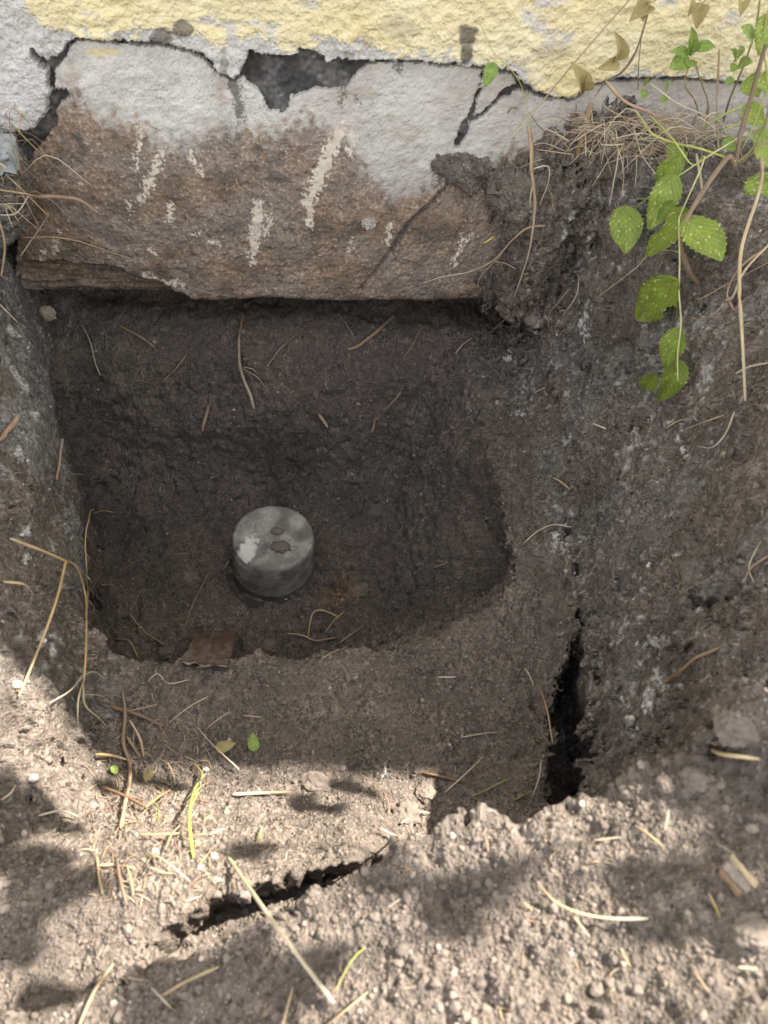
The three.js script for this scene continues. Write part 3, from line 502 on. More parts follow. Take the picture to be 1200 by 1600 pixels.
// ---------------------------------------------------------------- builders for stems, roots, straw and leaves
const fibreMat = new THREE.MeshStandardMaterial({ vertexColors: true, roughness: 0.72 });
const woodMat = new THREE.MeshStandardMaterial({ vertexColors: true, roughness: 0.9 });
function tube(pts, r0, r1, c0, c1, o = {}) {
  const cv = new THREE.CatmullRomCurve3(pts, false, 'centripetal'), L = cv.getLength(), n = o.seg ?? Math.max(4, Math.min(40, Math.round(L / 0.008))), m = o.sides ?? 6, p = [], c = [], id = [], nn = [], sd = rr(0, 50);
  const fr = cv.computeFrenetFrames(n, false), q = new THREE.Vector3(), d = new THREE.Vector3();
  for (let i = 0; i <= n; i++) {
    const t = i / n; cv.getPointAt(t, q); const end = i === 0 || i === n ? (o.blunt ?? 0.55) : 1, k = 1 + (o.knob ?? 0.12) * noise(t * L * 90 + sd, sd, 0), r = mix(r0, r1, t) * k * end;
    if (o.wob) { q.x += o.wob * noise(t * L * 30 + sd, 3, sd); q.y += o.wob * noise(t * L * 30 + sd, 8, sd); q.z += o.wob * noise(t * L * 30 + sd, 13, sd); }
    for (let j = 0; j <= m; j++) {
      const a = 2 * Math.PI * j / m, ca = Math.cos(a), sa = Math.sin(a) * (o.flat ?? 0.7); d.copy(fr.normals[i]).multiplyScalar(ca).addScaledVector(fr.binormals[i], sa);
      p.push(q.x + d.x * r, q.y + d.y * r, q.z + d.z * r); d.normalize(); nn.push(d.x, d.y, d.z);
      const v = 1 + 0.32 * noise(t * L * 70 + sd, a * 1.2, sd) + 0.3 * noise(t * L * 14 + sd, 3, sd) + 0.22 * noise(a * 3, sd, t * 5), u = t * t * (3 - 2 * t);
      c.push(mix(c0[0], c1[0], u) * v, mix(c0[1], c1[1], u) * v, mix(c0[2], c1[2], u) * v);
    }
  }
  for (let i = 0; i < n; i++) for (let j = 0; j < m; j++) { const a = i * (m + 1) + j, b = a + 1, e = a + m + 1, f = e + 1; id.push(a, b, e, b, f, e); }
  for (const [row, flip] of [[0, 0], [n, 1]]) { const s = row * (m + 1); for (let j = 1; j < m - 1; j++) flip ? id.push(s, s + j, s + j + 1) : id.push(s, s + j + 1, s + j); }
  const g = new THREE.BufferGeometry(); g.setAttribute('position', new THREE.Float32BufferAttribute(p, 3)); g.setAttribute('normal', new THREE.Float32BufferAttribute(nn, 3)); g.setAttribute('color', new THREE.Float32BufferAttribute(c, 3)); g.setIndex(id); return g;
}
const straw = [0.40, 0.31, 0.18], pale = [0.43, 0.365, 0.275], tan = [0.34, 0.235, 0.145], ochre = [0.38, 0.25, 0.10], rust = [0.20, 0.115, 0.06], bark = [0.20, 0.14, 0.10], grey = [0.30, 0.27, 0.24], dark = [0.085, 0.065, 0.05], rose = [0.34, 0.215, 0.15], lime = [0.34, 0.40, 0.08], olive = [0.24, 0.22, 0.08], cream = [0.50, 0.43, 0.32];
// lay a line of picture points on the soil: [u, v] or [u, v, lift in metres]
const lay = (list, w) => list.map(([u, v, l]) => hit(u, v, l ?? w * 0.45));
const hang = (list) => list.map(([u, v, z, s]) => s ? hit(u, v, z) : onWall(u, v, z));
const widthAt = (u, v, w, p) => 0.5 * w * depthOf(p) / FPX;
function fibre(name, label, category, list, w, c0, c1, o = {}) {   // w: [start, end] width in picture points
  const [w0, w1] = (Array.isArray(w) ? w : [w, w * 0.8]).map((x) => x * (name === 'root' || name.endsWith('root') || name === 'rootlet' ? 0.98 : 0.74));
  const first = o.wall ? onWall(list[0][0], list[0][1], list[0][2]) : hit(list[0][0], list[0][1]), k = depthOf(first) / FPX;
  const pts = o.wall ? hang(list) : lay(list, w0 * k * 0.8);
  const geo = tube(pts, 0.5 * w0 * k, 0.5 * w1 * k, c0, c1 ?? c0, o), m = mesh(name, geo, fibreMat, o.parent);
  if (!o.parent) tag(m, label, category, o.group);
  return m;
}
function settle(g) {                        // put a group's origin at the base of what it holds
  const b = new THREE.Box3().setFromObject(g), c = b.getCenter(new THREE.Vector3()); c.y = b.min.y;
  for (const m of g.children) m.position.sub(c); g.position.copy(c); return g;
}
// leaf blades with a toothed rim, folded on the midrib
function leafTexture(fresh) {
  const N = 256, d = new Uint8Array(N * N * 4), spots = []; for (let i = 0; i < 46; i++) spots.push([rnd(), rnd(), 0.008 + 0.03 * rnd() ** 3]);
  for (let j = 0; j < N; j++) for (let i = 0; i < N; i++) {
    const u = i / N, v = j / N, s = Math.abs(u - 0.5), vein = Math.min(s, 0.6 * Math.abs(((v - s * 0.75) * 8 + 100) % 1 - 0.5) * 0.09 + (s < 0.02 ? 0 : 0.004)), n = fbm(u * 9, v * 9, 3, 3), f = noise(u * 40, v * 40, 6);
    let k = sstep(0.013, 0.003, vein), r, g, b;
    if (fresh) { r = 0.19 + 0.07 * n + 0.02 * f; g = 0.262 + 0.08 * n + 0.03 * f; b = 0.018 + 0.01 * n; r = mix(r, 0.34, k * 0.6); g = mix(g, 0.42, k * 0.6); b = mix(b, 0.11, k * 0.6); { const q2 = 1 + 0.35 * noise(u * 4 + 3, v * 4, 15); r *= q2; g *= q2; b *= q2; } for (const [x, y, q] of spots) { const m = Math.hypot(u - x, (v - y) * 1.3) / q; if (m < 1.2) { const t = sstep(1.2, 0.7, m); r = mix(r, 0.55, t); g = mix(g, 0.52, t); b = mix(b, 0.20, t); } } }
    else { r = 0.34 + 0.14 * n; g = 0.27 + 0.12 * n; b = 0.11 + 0.06 * n; r = mix(r, 0.5, k * 0.5); g = mix(g, 0.42, k * 0.5); b = mix(b, 0.22, k * 0.5); const t = sstep(0.1, 0.4, n + 0.3 * f); r = mix(r, 0.17, t * 0.6); g = mix(g, 0.12, t * 0.6); b = mix(b, 0.06, t * 0.6); }
    const q = 4 * (j * N + i); d[q] = 255 * Math.pow(clamp(r), 1 / 2.2); d[q + 1] = 255 * Math.pow(clamp(g), 1 / 2.2); d[q + 2] = 255 * Math.pow(clamp(b), 1 / 2.2); d[q + 3] = 255;
  }
  const t = new THREE.DataTexture(d, N, N); t.magFilter = THREE.LinearFilter; t.colorSpace = THREE.SRGBColorSpace; t.needsUpdate = true; return t;
}
const leafMat = new THREE.MeshPhysicalMaterial({ map: leafTexture(true), roughness: 0.62, transmission: 0.3, thickness: 0 });
const youngMat = new THREE.MeshPhysicalMaterial({ map: leafMat.map, color: lin(0.95, 1.05, 1.5), roughness: 0.62, transmission: 0.3, thickness: 0 });
const deadMat = new THREE.MeshPhysicalMaterial({ map: leafTexture(false), roughness: 0.85, transmission: 0.2, thickness: 0 });
function leafGeo(b, t, wide, face, o = {}) {
  const ax = t.clone().sub(b), L = ax.length(); ax.normalize(); const n = face.clone().addScaledVector(ax, -face.dot(ax)).normalize(), s = new THREE.Vector3().crossVectors(ax, n).normalize();
  if (o.roll) { n.applyAxisAngle(ax, o.roll); s.applyAxisAngle(ax, o.roll); }
  const NV = 22, NU = 8, p = [], uv = [], id = [], th = o.teeth ?? 0.07, fold = o.fold ?? 0.25, curl = o.curl ?? 0.12, sd = rr(0, 40), q = new THREE.Vector3();
  for (let j = 0; j <= NV; j++) {
    const v = j / NV; let w = Math.pow(Math.sin(Math.PI * Math.pow(v, o.shape ?? 0.62)), 0.75) * wide * 0.5; w *= 1 + th * ((j % 2) * 2 - 1) * (v > 0.08 && v < 0.96 ? 1 : 0); if (j === 0 || j === NV) w = 0.0008;
    if (o.bite) { for (const [bv, side, dep, ext] of o.bite) if (Math.abs(v - bv) < ext) w *= 1; }
    for (let i = 0; i <= NU; i++) {
      const a = (i / NU) * 2 - 1; let ww = w * a; if (o.bite) for (const [bv, side, dep, ext] of o.bite) if (a * side > 0 && Math.abs(v - bv) < ext) ww *= 1 - dep * (1 - (Math.abs(v - bv) / ext) ** 2);
      const h = -Math.abs(ww) * -fold - curl * L * (v - 0.3) * (v - 0.3) * (v > 0.3 ? 1 : 0.3) + 0.06 * wide * noise(v * 4 + sd, a * 1.5, sd);
      const side2 = (o.cup ?? 0) * L * Math.sin(v * Math.PI);
      q.copy(b).addScaledVector(ax, L * v * (1 - curl * 0.2 * v)).addScaledVector(s, ww + side2).addScaledVector(n, h); p.push(q.x, q.y, q.z); uv.push(0.5 + 0.5 * a, v);
    }
  }
  for (let j = 0; j < NV; j++) for (let i = 0; i < NU; i++) { const a = j * (NU + 1) + i, c = a + NU + 1; id.push(a, a + 1, c, a + 1, c + 1, c); }
  const g = new THREE.BufferGeometry(); g.setAttribute('position', new THREE.Float32BufferAttribute(p, 3)); g.setAttribute('uv', new THREE.Float32BufferAttribute(uv, 2)); g.setIndex(id); g.computeVertexNormals(); return g;
}
const toCam = (p) => CAM.clone().sub(p).normalize();
function leafOn(parent, b, t, wpx, o = {}) {           // b, t: points in metres; wpx: width in picture points
  const wide = wpx * depthOf(b) / FPX, face = (o.face ?? toCam(b).multiplyScalar(0.6).add(new THREE.Vector3(0.1, 0.6, 0.25))).normalize();
  return mesh(o.name ?? 'leaf', leafGeo(b, t, wide, face, o), o.mat ?? leafMat, parent);
}

// ---------------------------------------------------------------- concrete post in the pit floor
{
  const R = 0.081, Hh = 0.125, cx = -0.233, cz = 0.298, y0 = drop(cx + 0.1, cz + 0.06, -0.4) - 0.015, na = 120, rings = 70, p = [], c = [], id = [];
  const g = thing('concrete_post', 'stubby round grey concrete post standing in the pit floor, white chip on its rim', 'post', new THREE.Vector3(cx, y0, cz));
  for (let j = 0; j <= rings; j++) for (let i = 0; i <= na; i++) {
    const a = 2 * Math.PI * i / na, s = j / rings; let r, y;
    if (s < 0.5) { const k = s / 0.5; y = Hh * k; r = R * (1.03 - 0.03 * k); const e = 1 - k; if (e < 0.07) r -= 0.003 * (1 - e / 0.07) ** 2 * (1 + 0.8 * noise(a * 5, 2, 7)); } else { const k = (s - 0.5) / 0.5; r = (R - 0.003 * (1 + 0.8 * noise(a * 5, 2, 7))) * (1 - k); y = Hh; }
    let x = r * Math.cos(a), z = r * Math.sin(a);
    // the broken-off flake on the near left of the rim
    const nx = (x + 0.052) / 0.032, nz = (z - 0.042) / 0.036, chip = sstep(1.15, 0.5, Math.hypot(nx, nz, (y - Hh) / 0.03) + 0.25 * noise(x * 60, y * 60, z * 60));
    if (s < 0.5) { x *= 1 - 0.10 * chip; z *= 1 - 0.10 * chip; } else y -= 0.010 * chip;
    const bump = 0.0022 * fbm(x * 25, y * 25, z * 25, 3) + 0.0011 * noise(x * 160, y * 160, z * 160); x *= 1 + (s < 0.5 ? bump / R : 0); z *= 1 + (s < 0.5 ? bump / R : 0); if (s >= 0.5) y += bump;
    p.push(x, y, z);
    const n = fbm(x * 30, y * 30, z * 30 + 4, 4), f = noise(x * 220, y * 220, z * 220); let q = 0.235 + 0.2 * n + 0.09 * f, rgb = [q * 1.03, q * 0.98, q * 0.9];
    const mud = sstep(0.1, 0.35, noise(x * 26 + 5, y * 26, z * 26) + 0.3 * f); rgb = rgb.map((v, k) => mix(v, [0.12, 0.10, 0.085][k], mud * 0.7));
    const lm = sstep(0.3, 0.7, (s >= 0.47 ? 1 : 0) * sstep(1.15, 0.6, Math.hypot(nx * 1.5 + nz * 0.5, nz * 0.8) + 0.55 * fbm(x * 90, 2, z * 90, 3))); rgb = rgb.map((v, k) => mix(v, [0.60, 0.58, 0.54][k], lm * 0.9));
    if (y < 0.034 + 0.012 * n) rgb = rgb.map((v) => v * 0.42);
    c.push(...rgb);
  }
  for (let j = 0; j < rings; j++) for (let i = 0; i < na; i++) { const a = j * (na + 1) + i, b = a + na + 1; id.push(a, b, a + 1, a + 1, b, b + 1); }
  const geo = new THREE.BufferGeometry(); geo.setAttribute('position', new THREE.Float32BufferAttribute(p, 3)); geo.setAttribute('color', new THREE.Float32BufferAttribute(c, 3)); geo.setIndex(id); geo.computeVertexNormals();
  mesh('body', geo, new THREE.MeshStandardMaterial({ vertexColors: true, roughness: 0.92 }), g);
  const clot = (x, z, a, b, sd) => { const q = new THREE.SphereGeometry(1, 18, 10), pp = q.attributes.position; for (let i = 0; i < pp.count; i++) { const X = pp.getX(i), Y = pp.getY(i), Z = pp.getZ(i), k = 1 + 0.35 * noise(X * 2 + sd, Y * 2, Z * 2) + 0.25 * noise(X * 6 + sd, Y * 6, Z * 6); pp.setXYZ(i, X * a * k, Y * 0.008 * k, Z * b * k); } q.computeVertexNormals(); q.translate(x, Hh + 0.001, z); return q; };
  mesh('mud_clot', clot(0.018, 0.026, 0.018, 0.015, 3), new THREE.MeshStandardMaterial({ color: lin(0.13, 0.108, 0.09), roughness: 0.9 }), g);
  mesh('mud_clot', clot(0.006, -0.012, 0.012, 0.008, 9), new THREE.MeshStandardMaterial({ color: lin(0.15, 0.125, 0.105), roughness: 0.9 }), g);
  g.rotation.set(0.02, 0, -0.10);
  // the seep of water round its foot
  const w = new THREE.RingGeometry(R * 0.9, R * 1.09, 90, 6), wp = w.attributes.position; for (let i = 0; i < wp.count; i++) { const x = wp.getX(i), y = wp.getY(i), r = Math.hypot(x, y), a = Math.atan2(y, x), k = 1 + 0.09 * noise(Math.cos(a) * 2, Math.sin(a) * 2, 5) * (r > R ? 1 : 0); wp.setXYZ(i, x * k, y * k, 0.0006 * noise(x * 60, y * 60, 1)); }
  w.rotateX(-Math.PI / 2); w.computeVertexNormals(); w.translate(cx - 0.010, y0 + 0.014, cz + 0.010);
  tag(mesh('water', w, new THREE.MeshPhysicalMaterial({ color: lin(0.05, 0.045, 0.04), roughness: 0.06, metalness: 0, clearcoat: 1, clearcoatRoughness: 0.05 })), 'narrow muddy water seep ringing the concrete post', 'water', null, 'structure');
}
// ---------------------------------------------------------------- slabs, stones and clods
function slab(corners, thick, colour, seg = 14, rough = 0.002) {  // a bent plate over four corner points, with real edges
  const [A, B, C, D] = corners, n = new THREE.Vector3().crossVectors(B.clone().sub(A), D.clone().sub(A)).normalize(); if (n.y < 0) n.negate();
  const p = [], c = [], id = [], q = new THREE.Vector3(), m = seg + 1;
  for (let s = 0; s < 2; s++) for (let j = 0; j <= seg; j++) for (let i = 0; i <= seg; i++) {
    const u = i / seg, v = j / seg, e = Math.min(u, v, 1 - u, 1 - v) < 1e-6; q.copy(A).multiplyScalar((1 - u) * (1 - v)).addScaledVector(B, u * (1 - v)).addScaledVector(C, u * v).addScaledVector(D, (1 - u) * v);
    q.addScaledVector(n, (s ? -thick : 0) + rough * fbm(u * 3, v * 3, s * 9 + 1, 3) - (e ? thick * 0.2 * (s ? -1 : 1) : 0)); const k = rough * 0.9; q.x += k * noise(u * 5, v * 5, 4); q.z += k * noise(u * 5, v * 5, 7); p.push(q.x, q.y, q.z); c.push(...colour(u, v, s));
  }
  const o = m * m, tri = (a, b, d, f) => f ? id.push(a, d, b) : id.push(a, b, d);
  for (let j = 0; j < seg; j++) for (let i = 0; i < seg; i++) { const a = j * m + i; tri(a, a + 1, a + m, false); tri(a + 1, a + m + 1, a + m, false); tri(o + a, o + a + 1, o + a + m, true); tri(o + a + 1, o + a + m + 1, o + a + m, true); }
  for (let i = 0; i < seg; i++) for (const [a, b] of [[i, i + 1], [seg * m + i, seg * m + i + 1], [i * m, (i + 1) * m], [i * m + seg, (i + 1) * m + seg]]) { id.push(a, o + a, b, b, o + a, o + b); }
  const g = new THREE.BufferGeometry(); g.setAttribute('position', new THREE.Float32BufferAttribute(p, 3)); g.setAttribute('color', new THREE.Float32BufferAttribute(c, 3)); g.setIndex(id); g.computeVertexNormals(); return g;
}
const dullMat = new THREE.MeshStandardMaterial({ vertexColors: true, roughness: 0.85 }), wetMat = new THREE.MeshStandardMaterial({ vertexColors: true, roughness: 0.42 });
tag(mesh('rusty_plate', slab([hit(313, 992, 0.020), hit(374, 994, 0.020), hit(358, 1044, 0.012), hit(284, 1040, 0.012)], 0.007, (u, v) => { const n = fbm(u * 3, v * 5, 2, 4), f = noise(u * 9, v * 22, 5) + 0.6 * noise(u * 22, v * 26, 8), k = sstep(-0.05, 0.3, n + 0.2 * f - 0.35 * (v - 0.3)); return [mix(0.15, 0.075, k) + 0.03 * f, mix(0.09, 0.055, k) + 0.02 * f, mix(0.065, 0.04, k) + 0.015 * f].map((x, i) => mix(x, [0.22, 0.19, 0.17][i], sstep(0.0, 0.45, noise(u * 6, v * 4, 9) + 0.5 * f + 0.5 * (v - 0.4)) * 0.75)); }, 40, 0.005), wetMat), 'flat rust brown plate fragment lying on the pit floor near the bench', 'plate');
function lumpGeo(r, sd, c0, o = {}) {
  const g = new THREE.IcosahedronGeometry(1, o.detail ?? 5), p = g.attributes.position, c = []; const [sx, sy, sz] = o.s ?? [1, 0.7, 1];
  for (let i = 0; i < p.count; i++) {
    const x = p.getX(i), y = p.getY(i), z = p.getZ(i), w = worley(x * 2.1 + sd, y * 2.1, z * 2.1), k = 1 + (o.amp ?? 0.28) * fbm(x * 1.6 + sd, y * 1.6, z * 1.6, 3) - (o.crumb ?? 0.45) * (w - 0.5) - 0.16 * (worley(x * 5 + sd, y * 5, z * 5) - 0.5) + 0.07 * noise(x * 9, y * 9 + sd, z * 9);
    p.setXYZ(i, x * r * sx * k, y * r * sy * k, z * r * sz * k); const v = 1 + 0.25 * noise(x * 5, y * 5 + sd, z * 5) + 0.2 * noise(x * 14 + sd, y * 14, z * 14); c.push(c0[0] * v, c0[1] * v, c0[2] * v);
  }
  g.setAttribute('color', new THREE.Float32BufferAttribute(c, 3)); g.computeVertexNormals(); return g;
}
const earthMat = new THREE.MeshStandardMaterial({ vertexColors: true, roughness: 0.97, flatShading: false });
const loam = [0.165, 0.136, 0.112];
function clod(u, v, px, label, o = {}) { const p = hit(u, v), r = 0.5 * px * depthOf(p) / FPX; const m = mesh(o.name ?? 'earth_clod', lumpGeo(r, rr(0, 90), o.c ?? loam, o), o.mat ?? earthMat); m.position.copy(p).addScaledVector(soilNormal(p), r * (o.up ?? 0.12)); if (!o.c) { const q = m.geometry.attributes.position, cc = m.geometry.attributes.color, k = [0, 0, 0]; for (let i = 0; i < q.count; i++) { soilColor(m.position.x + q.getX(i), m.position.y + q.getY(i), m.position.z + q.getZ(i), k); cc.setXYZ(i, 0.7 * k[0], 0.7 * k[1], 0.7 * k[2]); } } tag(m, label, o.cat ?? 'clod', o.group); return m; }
clod(492, 1228, 46, 'rounded sunlit clod at the shade edge on the bench', { s: [1, 0.6, 0.8] });
clod(632, 1276, 44, 'knobbly clod on the lip where the near heap meets the bench');
clod(1150, 1140, 62, 'crumbly clod with a root tip on the right end of the near lip');
clod(1178, 1458, 62, 'large block of dry earth at the right edge of the near heap', { s: [1, 0.55, 0.9] });
clod(1085, 1218, 40, 'dark clod in shade beside the right end of the lip');
clod(1040, 1226, 28, 'small dark clod left of the shaded lip clods');
clod(835, 500, 30, 'clod stuck under the corner of the footing');
clod(895, 805, 34, 'clod bulging from the spur on the right pit side', { s: [0.7, 1, 0.7] });
clod(665, 1240, 30, 'dull clod on the dark end of the bench', { s: [1, 0.5, 1] });
clod(560, 925, 34, 'grey clod on the pit floor right of the post');
clod(590, 800, 30, 'clod against the right back corner of the pit floor');
clod(260, 1020, 24, 'clod left of the rusty plate');
clod(300, 905, 26, 'clod on the pit floor left of the post', { s: [1, 0.5, 1] });
clod(420, 1012, 26, 'clod on the pit floor right of the rusty plate');
clod(225, 800, 26, 'clod in the left back of the pit floor');
clod(577, 350, 20, 'loose grey pebble of mortar stuck on the brown footing', { name: 'mortar_pebble', cat: 'pebble', c: [0.3, 0.27, 0.25] }).position.copy(onWall(577, 349, 0.008));
clod(70, 490, 30, 'pale mortar lump under the left end of the footing', { name: 'mortar_lump', cat: 'mortar lump', c: [0.36, 0.31, 0.24], s: [1, 0.8, 0.6] });
for (const [u, v, s, l] of [[322, 1203, 9, 'white pebble near the green stem on the sunlit bench'], [313, 1356, 10, 'white pebble at the near end of the sunlit bench'], [242, 1331, 12, 'white pebble among the yellow straw'], [25, 1070, 16, 'white lime lump on the sunlit left bank under the ochre stalk'], [50, 1216, 16, 'white lump on the left bank above the leaf shadows'], [482, 855, 7, 'tan pebble by the right rim of the post']]) clod(u, v, s, l, { name: 'pebble', cat: 'pebble', c: u < 60 ? [0.42, 0.38, 0.34] : [0.45, 0.42, 0.38], detail: 3, crumb: 0.2, up: 0.25, s: [1, 0.7, 0.8] });
{ // grey brick-like stone where the left bank meets the wall
  const g = slab([onWall(-40, 200, 0.075), onWall(22, 208, 0.075), onWall(18, 246, 0.13), onWall(-42, 238, 0.13)], 0.035, (u, v) => { const n = fbm(u * 4, v * 4, 6, 4), k = 0.27 + 0.1 * n + 0.04 * noise(u * 30, v * 30, 2); return [k * 0.98, k, k * 1.02]; }, 20, 0.012);
  tag(mesh('grey_stone', g, dullMat), 'broken grey stone lodged where the left bank meets the wall', 'stone');
}
{ // split wood chip in the near heap
  const g = thing('wood_chip', 'split piece of weathered wood half sunk in the near heap', 'wood chip');
  const wc = (a) => (u, v) => { const n = noise(u * 3, v * 18, 3) * 0.5 + noise(u * 8, v * 9, 5) * 0.45; return a.map((x) => x * (1 + n)); };
  mesh('splinter', slab([hit(1141, 1350, 0.012), hit(1178, 1396, 0.012), hit(1166, 1404, 0.010), hit(1126, 1360, 0.010)], 0.010, wc([0.25, 0.205, 0.165]), 14, 0.002), dullMat, g);
  mesh('splinter', slab([hit(1126, 1360, 0.008), hit(1158, 1402, 0.008), hit(1152, 1406, 0.002), hit(1121, 1364, 0.002)], 0.008, wc([0.23, 0.155, 0.095]), 12, 0.001), dullMat, g);
  mesh('edge_strip', slab([hit(1144, 1347, 0.015), hit(1182, 1394, 0.015), hit(1178, 1398, 0.012), hit(1140, 1351, 0.012)], 0.004, wc([0.42, 0.33, 0.21]), 8, 0.0006), dullMat, g);
  settle(g);
}
// ---------------------------------------------------------------- roots, stalks and straw, one by one
const F = fibre;
{ // the ochre stalk bent over the left bank
  const g = thing('bent_stalk', 'ochre grass stalk bent over the left bank, with pale dry blades', 'stalk');
  const b = (n, l, w, c0, c1, o) => F(n, null, null, l, w, c0, c1, { parent: g, ...o });
  b('stalk', [[-20, 855, 0.03], [25, 876, 0.035], [56, 893, 0.04]], [8, 7], straw, ochre);
  b('stalk', [[56, 893, 0.04], [53, 950, 0.03], [42, 1020, 0.015], [24, 1090, 0.004]], [7, 6], ochre, straw, { blunt: 0.8 });
  b('stalk', [[56, 893, 0.04], [74, 898, 0.038], [92, 938, 0.034], [101, 990, 0.03], [104, 1040, 0.026], [107, 1078, 0.02]], [5, 5], ochre, ochre);
  b('blade', [[107, 1078, 0.02], [116, 1106, 0.014], [138, 1124, 0.012], [162, 1137, 0.006]], [6, 3], straw, cream, { flat: 0.35 });
  b('blade', [[105, 1062, 0.022], [86, 1086, 0.02], [62, 1103, 0.012]], [6, 4], pale, cream, { flat: 0.35 });
  b('blade', [[106, 1070, 0.022], [99, 1096, 0.02], [107, 1118, 0.012], [116, 1134, 0.005]], [5, 3], straw, cream, { flat: 0.35 });
  settle(g);
}
function twig(name, label, category, main, forks) {          // a stem with side shoots
  const g = thing(name, label, category); F(main[4] ?? 'stem', null, null, main[0], main[1], main[2], main[3], { parent: g, wall: main[5], wob: 0.0012 });
  for (const f of forks) F(f[4] ?? 'side_shoot', null, null, f[0], f[1], f[2], f[3], { parent: g, wall: main[5], wob: 0.001 });
  return settle(g);
}
twig('root', 'branched pale root spreading over the brown footing from the right lumps', 'root', [[[852, 352, 0.07], [826, 356, 0.07], [800, 376, 0.06], [770, 408, 0.05], [735, 424, 0.035], [692, 432, 0.022], [660, 443, 0.016]], [5, 2], tan, pale, 'main_root', true],
  [[[[800, 376, 0.06], [778, 404, 0.045], [752, 430, 0.03], [744, 450, 0.02]], [3, 1.5], tan, pale, 'rootlet'], [[[770, 408, 0.05], [790, 412, 0.05], [806, 420, 0.05]], [2.5, 1.5], tan, pale, 'rootlet'], [[[850, 352, 0.07], [846, 372, 0.07], [832, 392, 0.065]], [2, 1.2], tan, tan, 'rootlet']]);
twig('root', 'long knotted root hanging down the muddy lump beside the footing', 'root', [[[826, 196, 0.05], [831, 240, 0.07], [830, 262, 0.075], [834, 292, 0.08], [836, 322, 0.08], [826, 398, 0.075], [812, 440, 0.06], [803, 464, 0.05]], [7, 2], tan, pale, 'main_root', true],
  [[[[834, 285, 0.08], [829, 310, 0.08], [829, 324, 0.08]], [5, 3], straw, pale, 'rootlet'], [[[834, 264, 0.078], [857, 260, 0.078], [857, 285, 0.078], [843, 320, 0.078]], [3, 2], pale, pale, 'rootlet'], [[[857, 296, 0.076], [864, 310, 0.076], [862, 330, 0.076]], [2, 1.5], tan, tan, 'rootlet'], [[[836, 322, 0.08], [832, 340, 0.08], [826, 356, 0.078]], [2, 1.5], tan, tan, 'rootlet']]);
twig('root', 'forked root dangling in the middle of the dark pit back', 'root', [[[381, 492, 0.01], [376, 540, 0.02], [380, 580, 0.02], [391, 610, 0.016], [398, 636, 0.01]], [4, 6], bark, pale, 'main_root'],
  [[[[383, 574, 0.02], [404, 588, 0.016], [415, 602, 0.008]], [2.5, 1.5], tan, pale, 'rootlet'], [[[384, 572, 0.02], [398, 575, 0.016], [403, 582, 0.01]], [2, 1.2], pale, pale, 'rootlet']]);
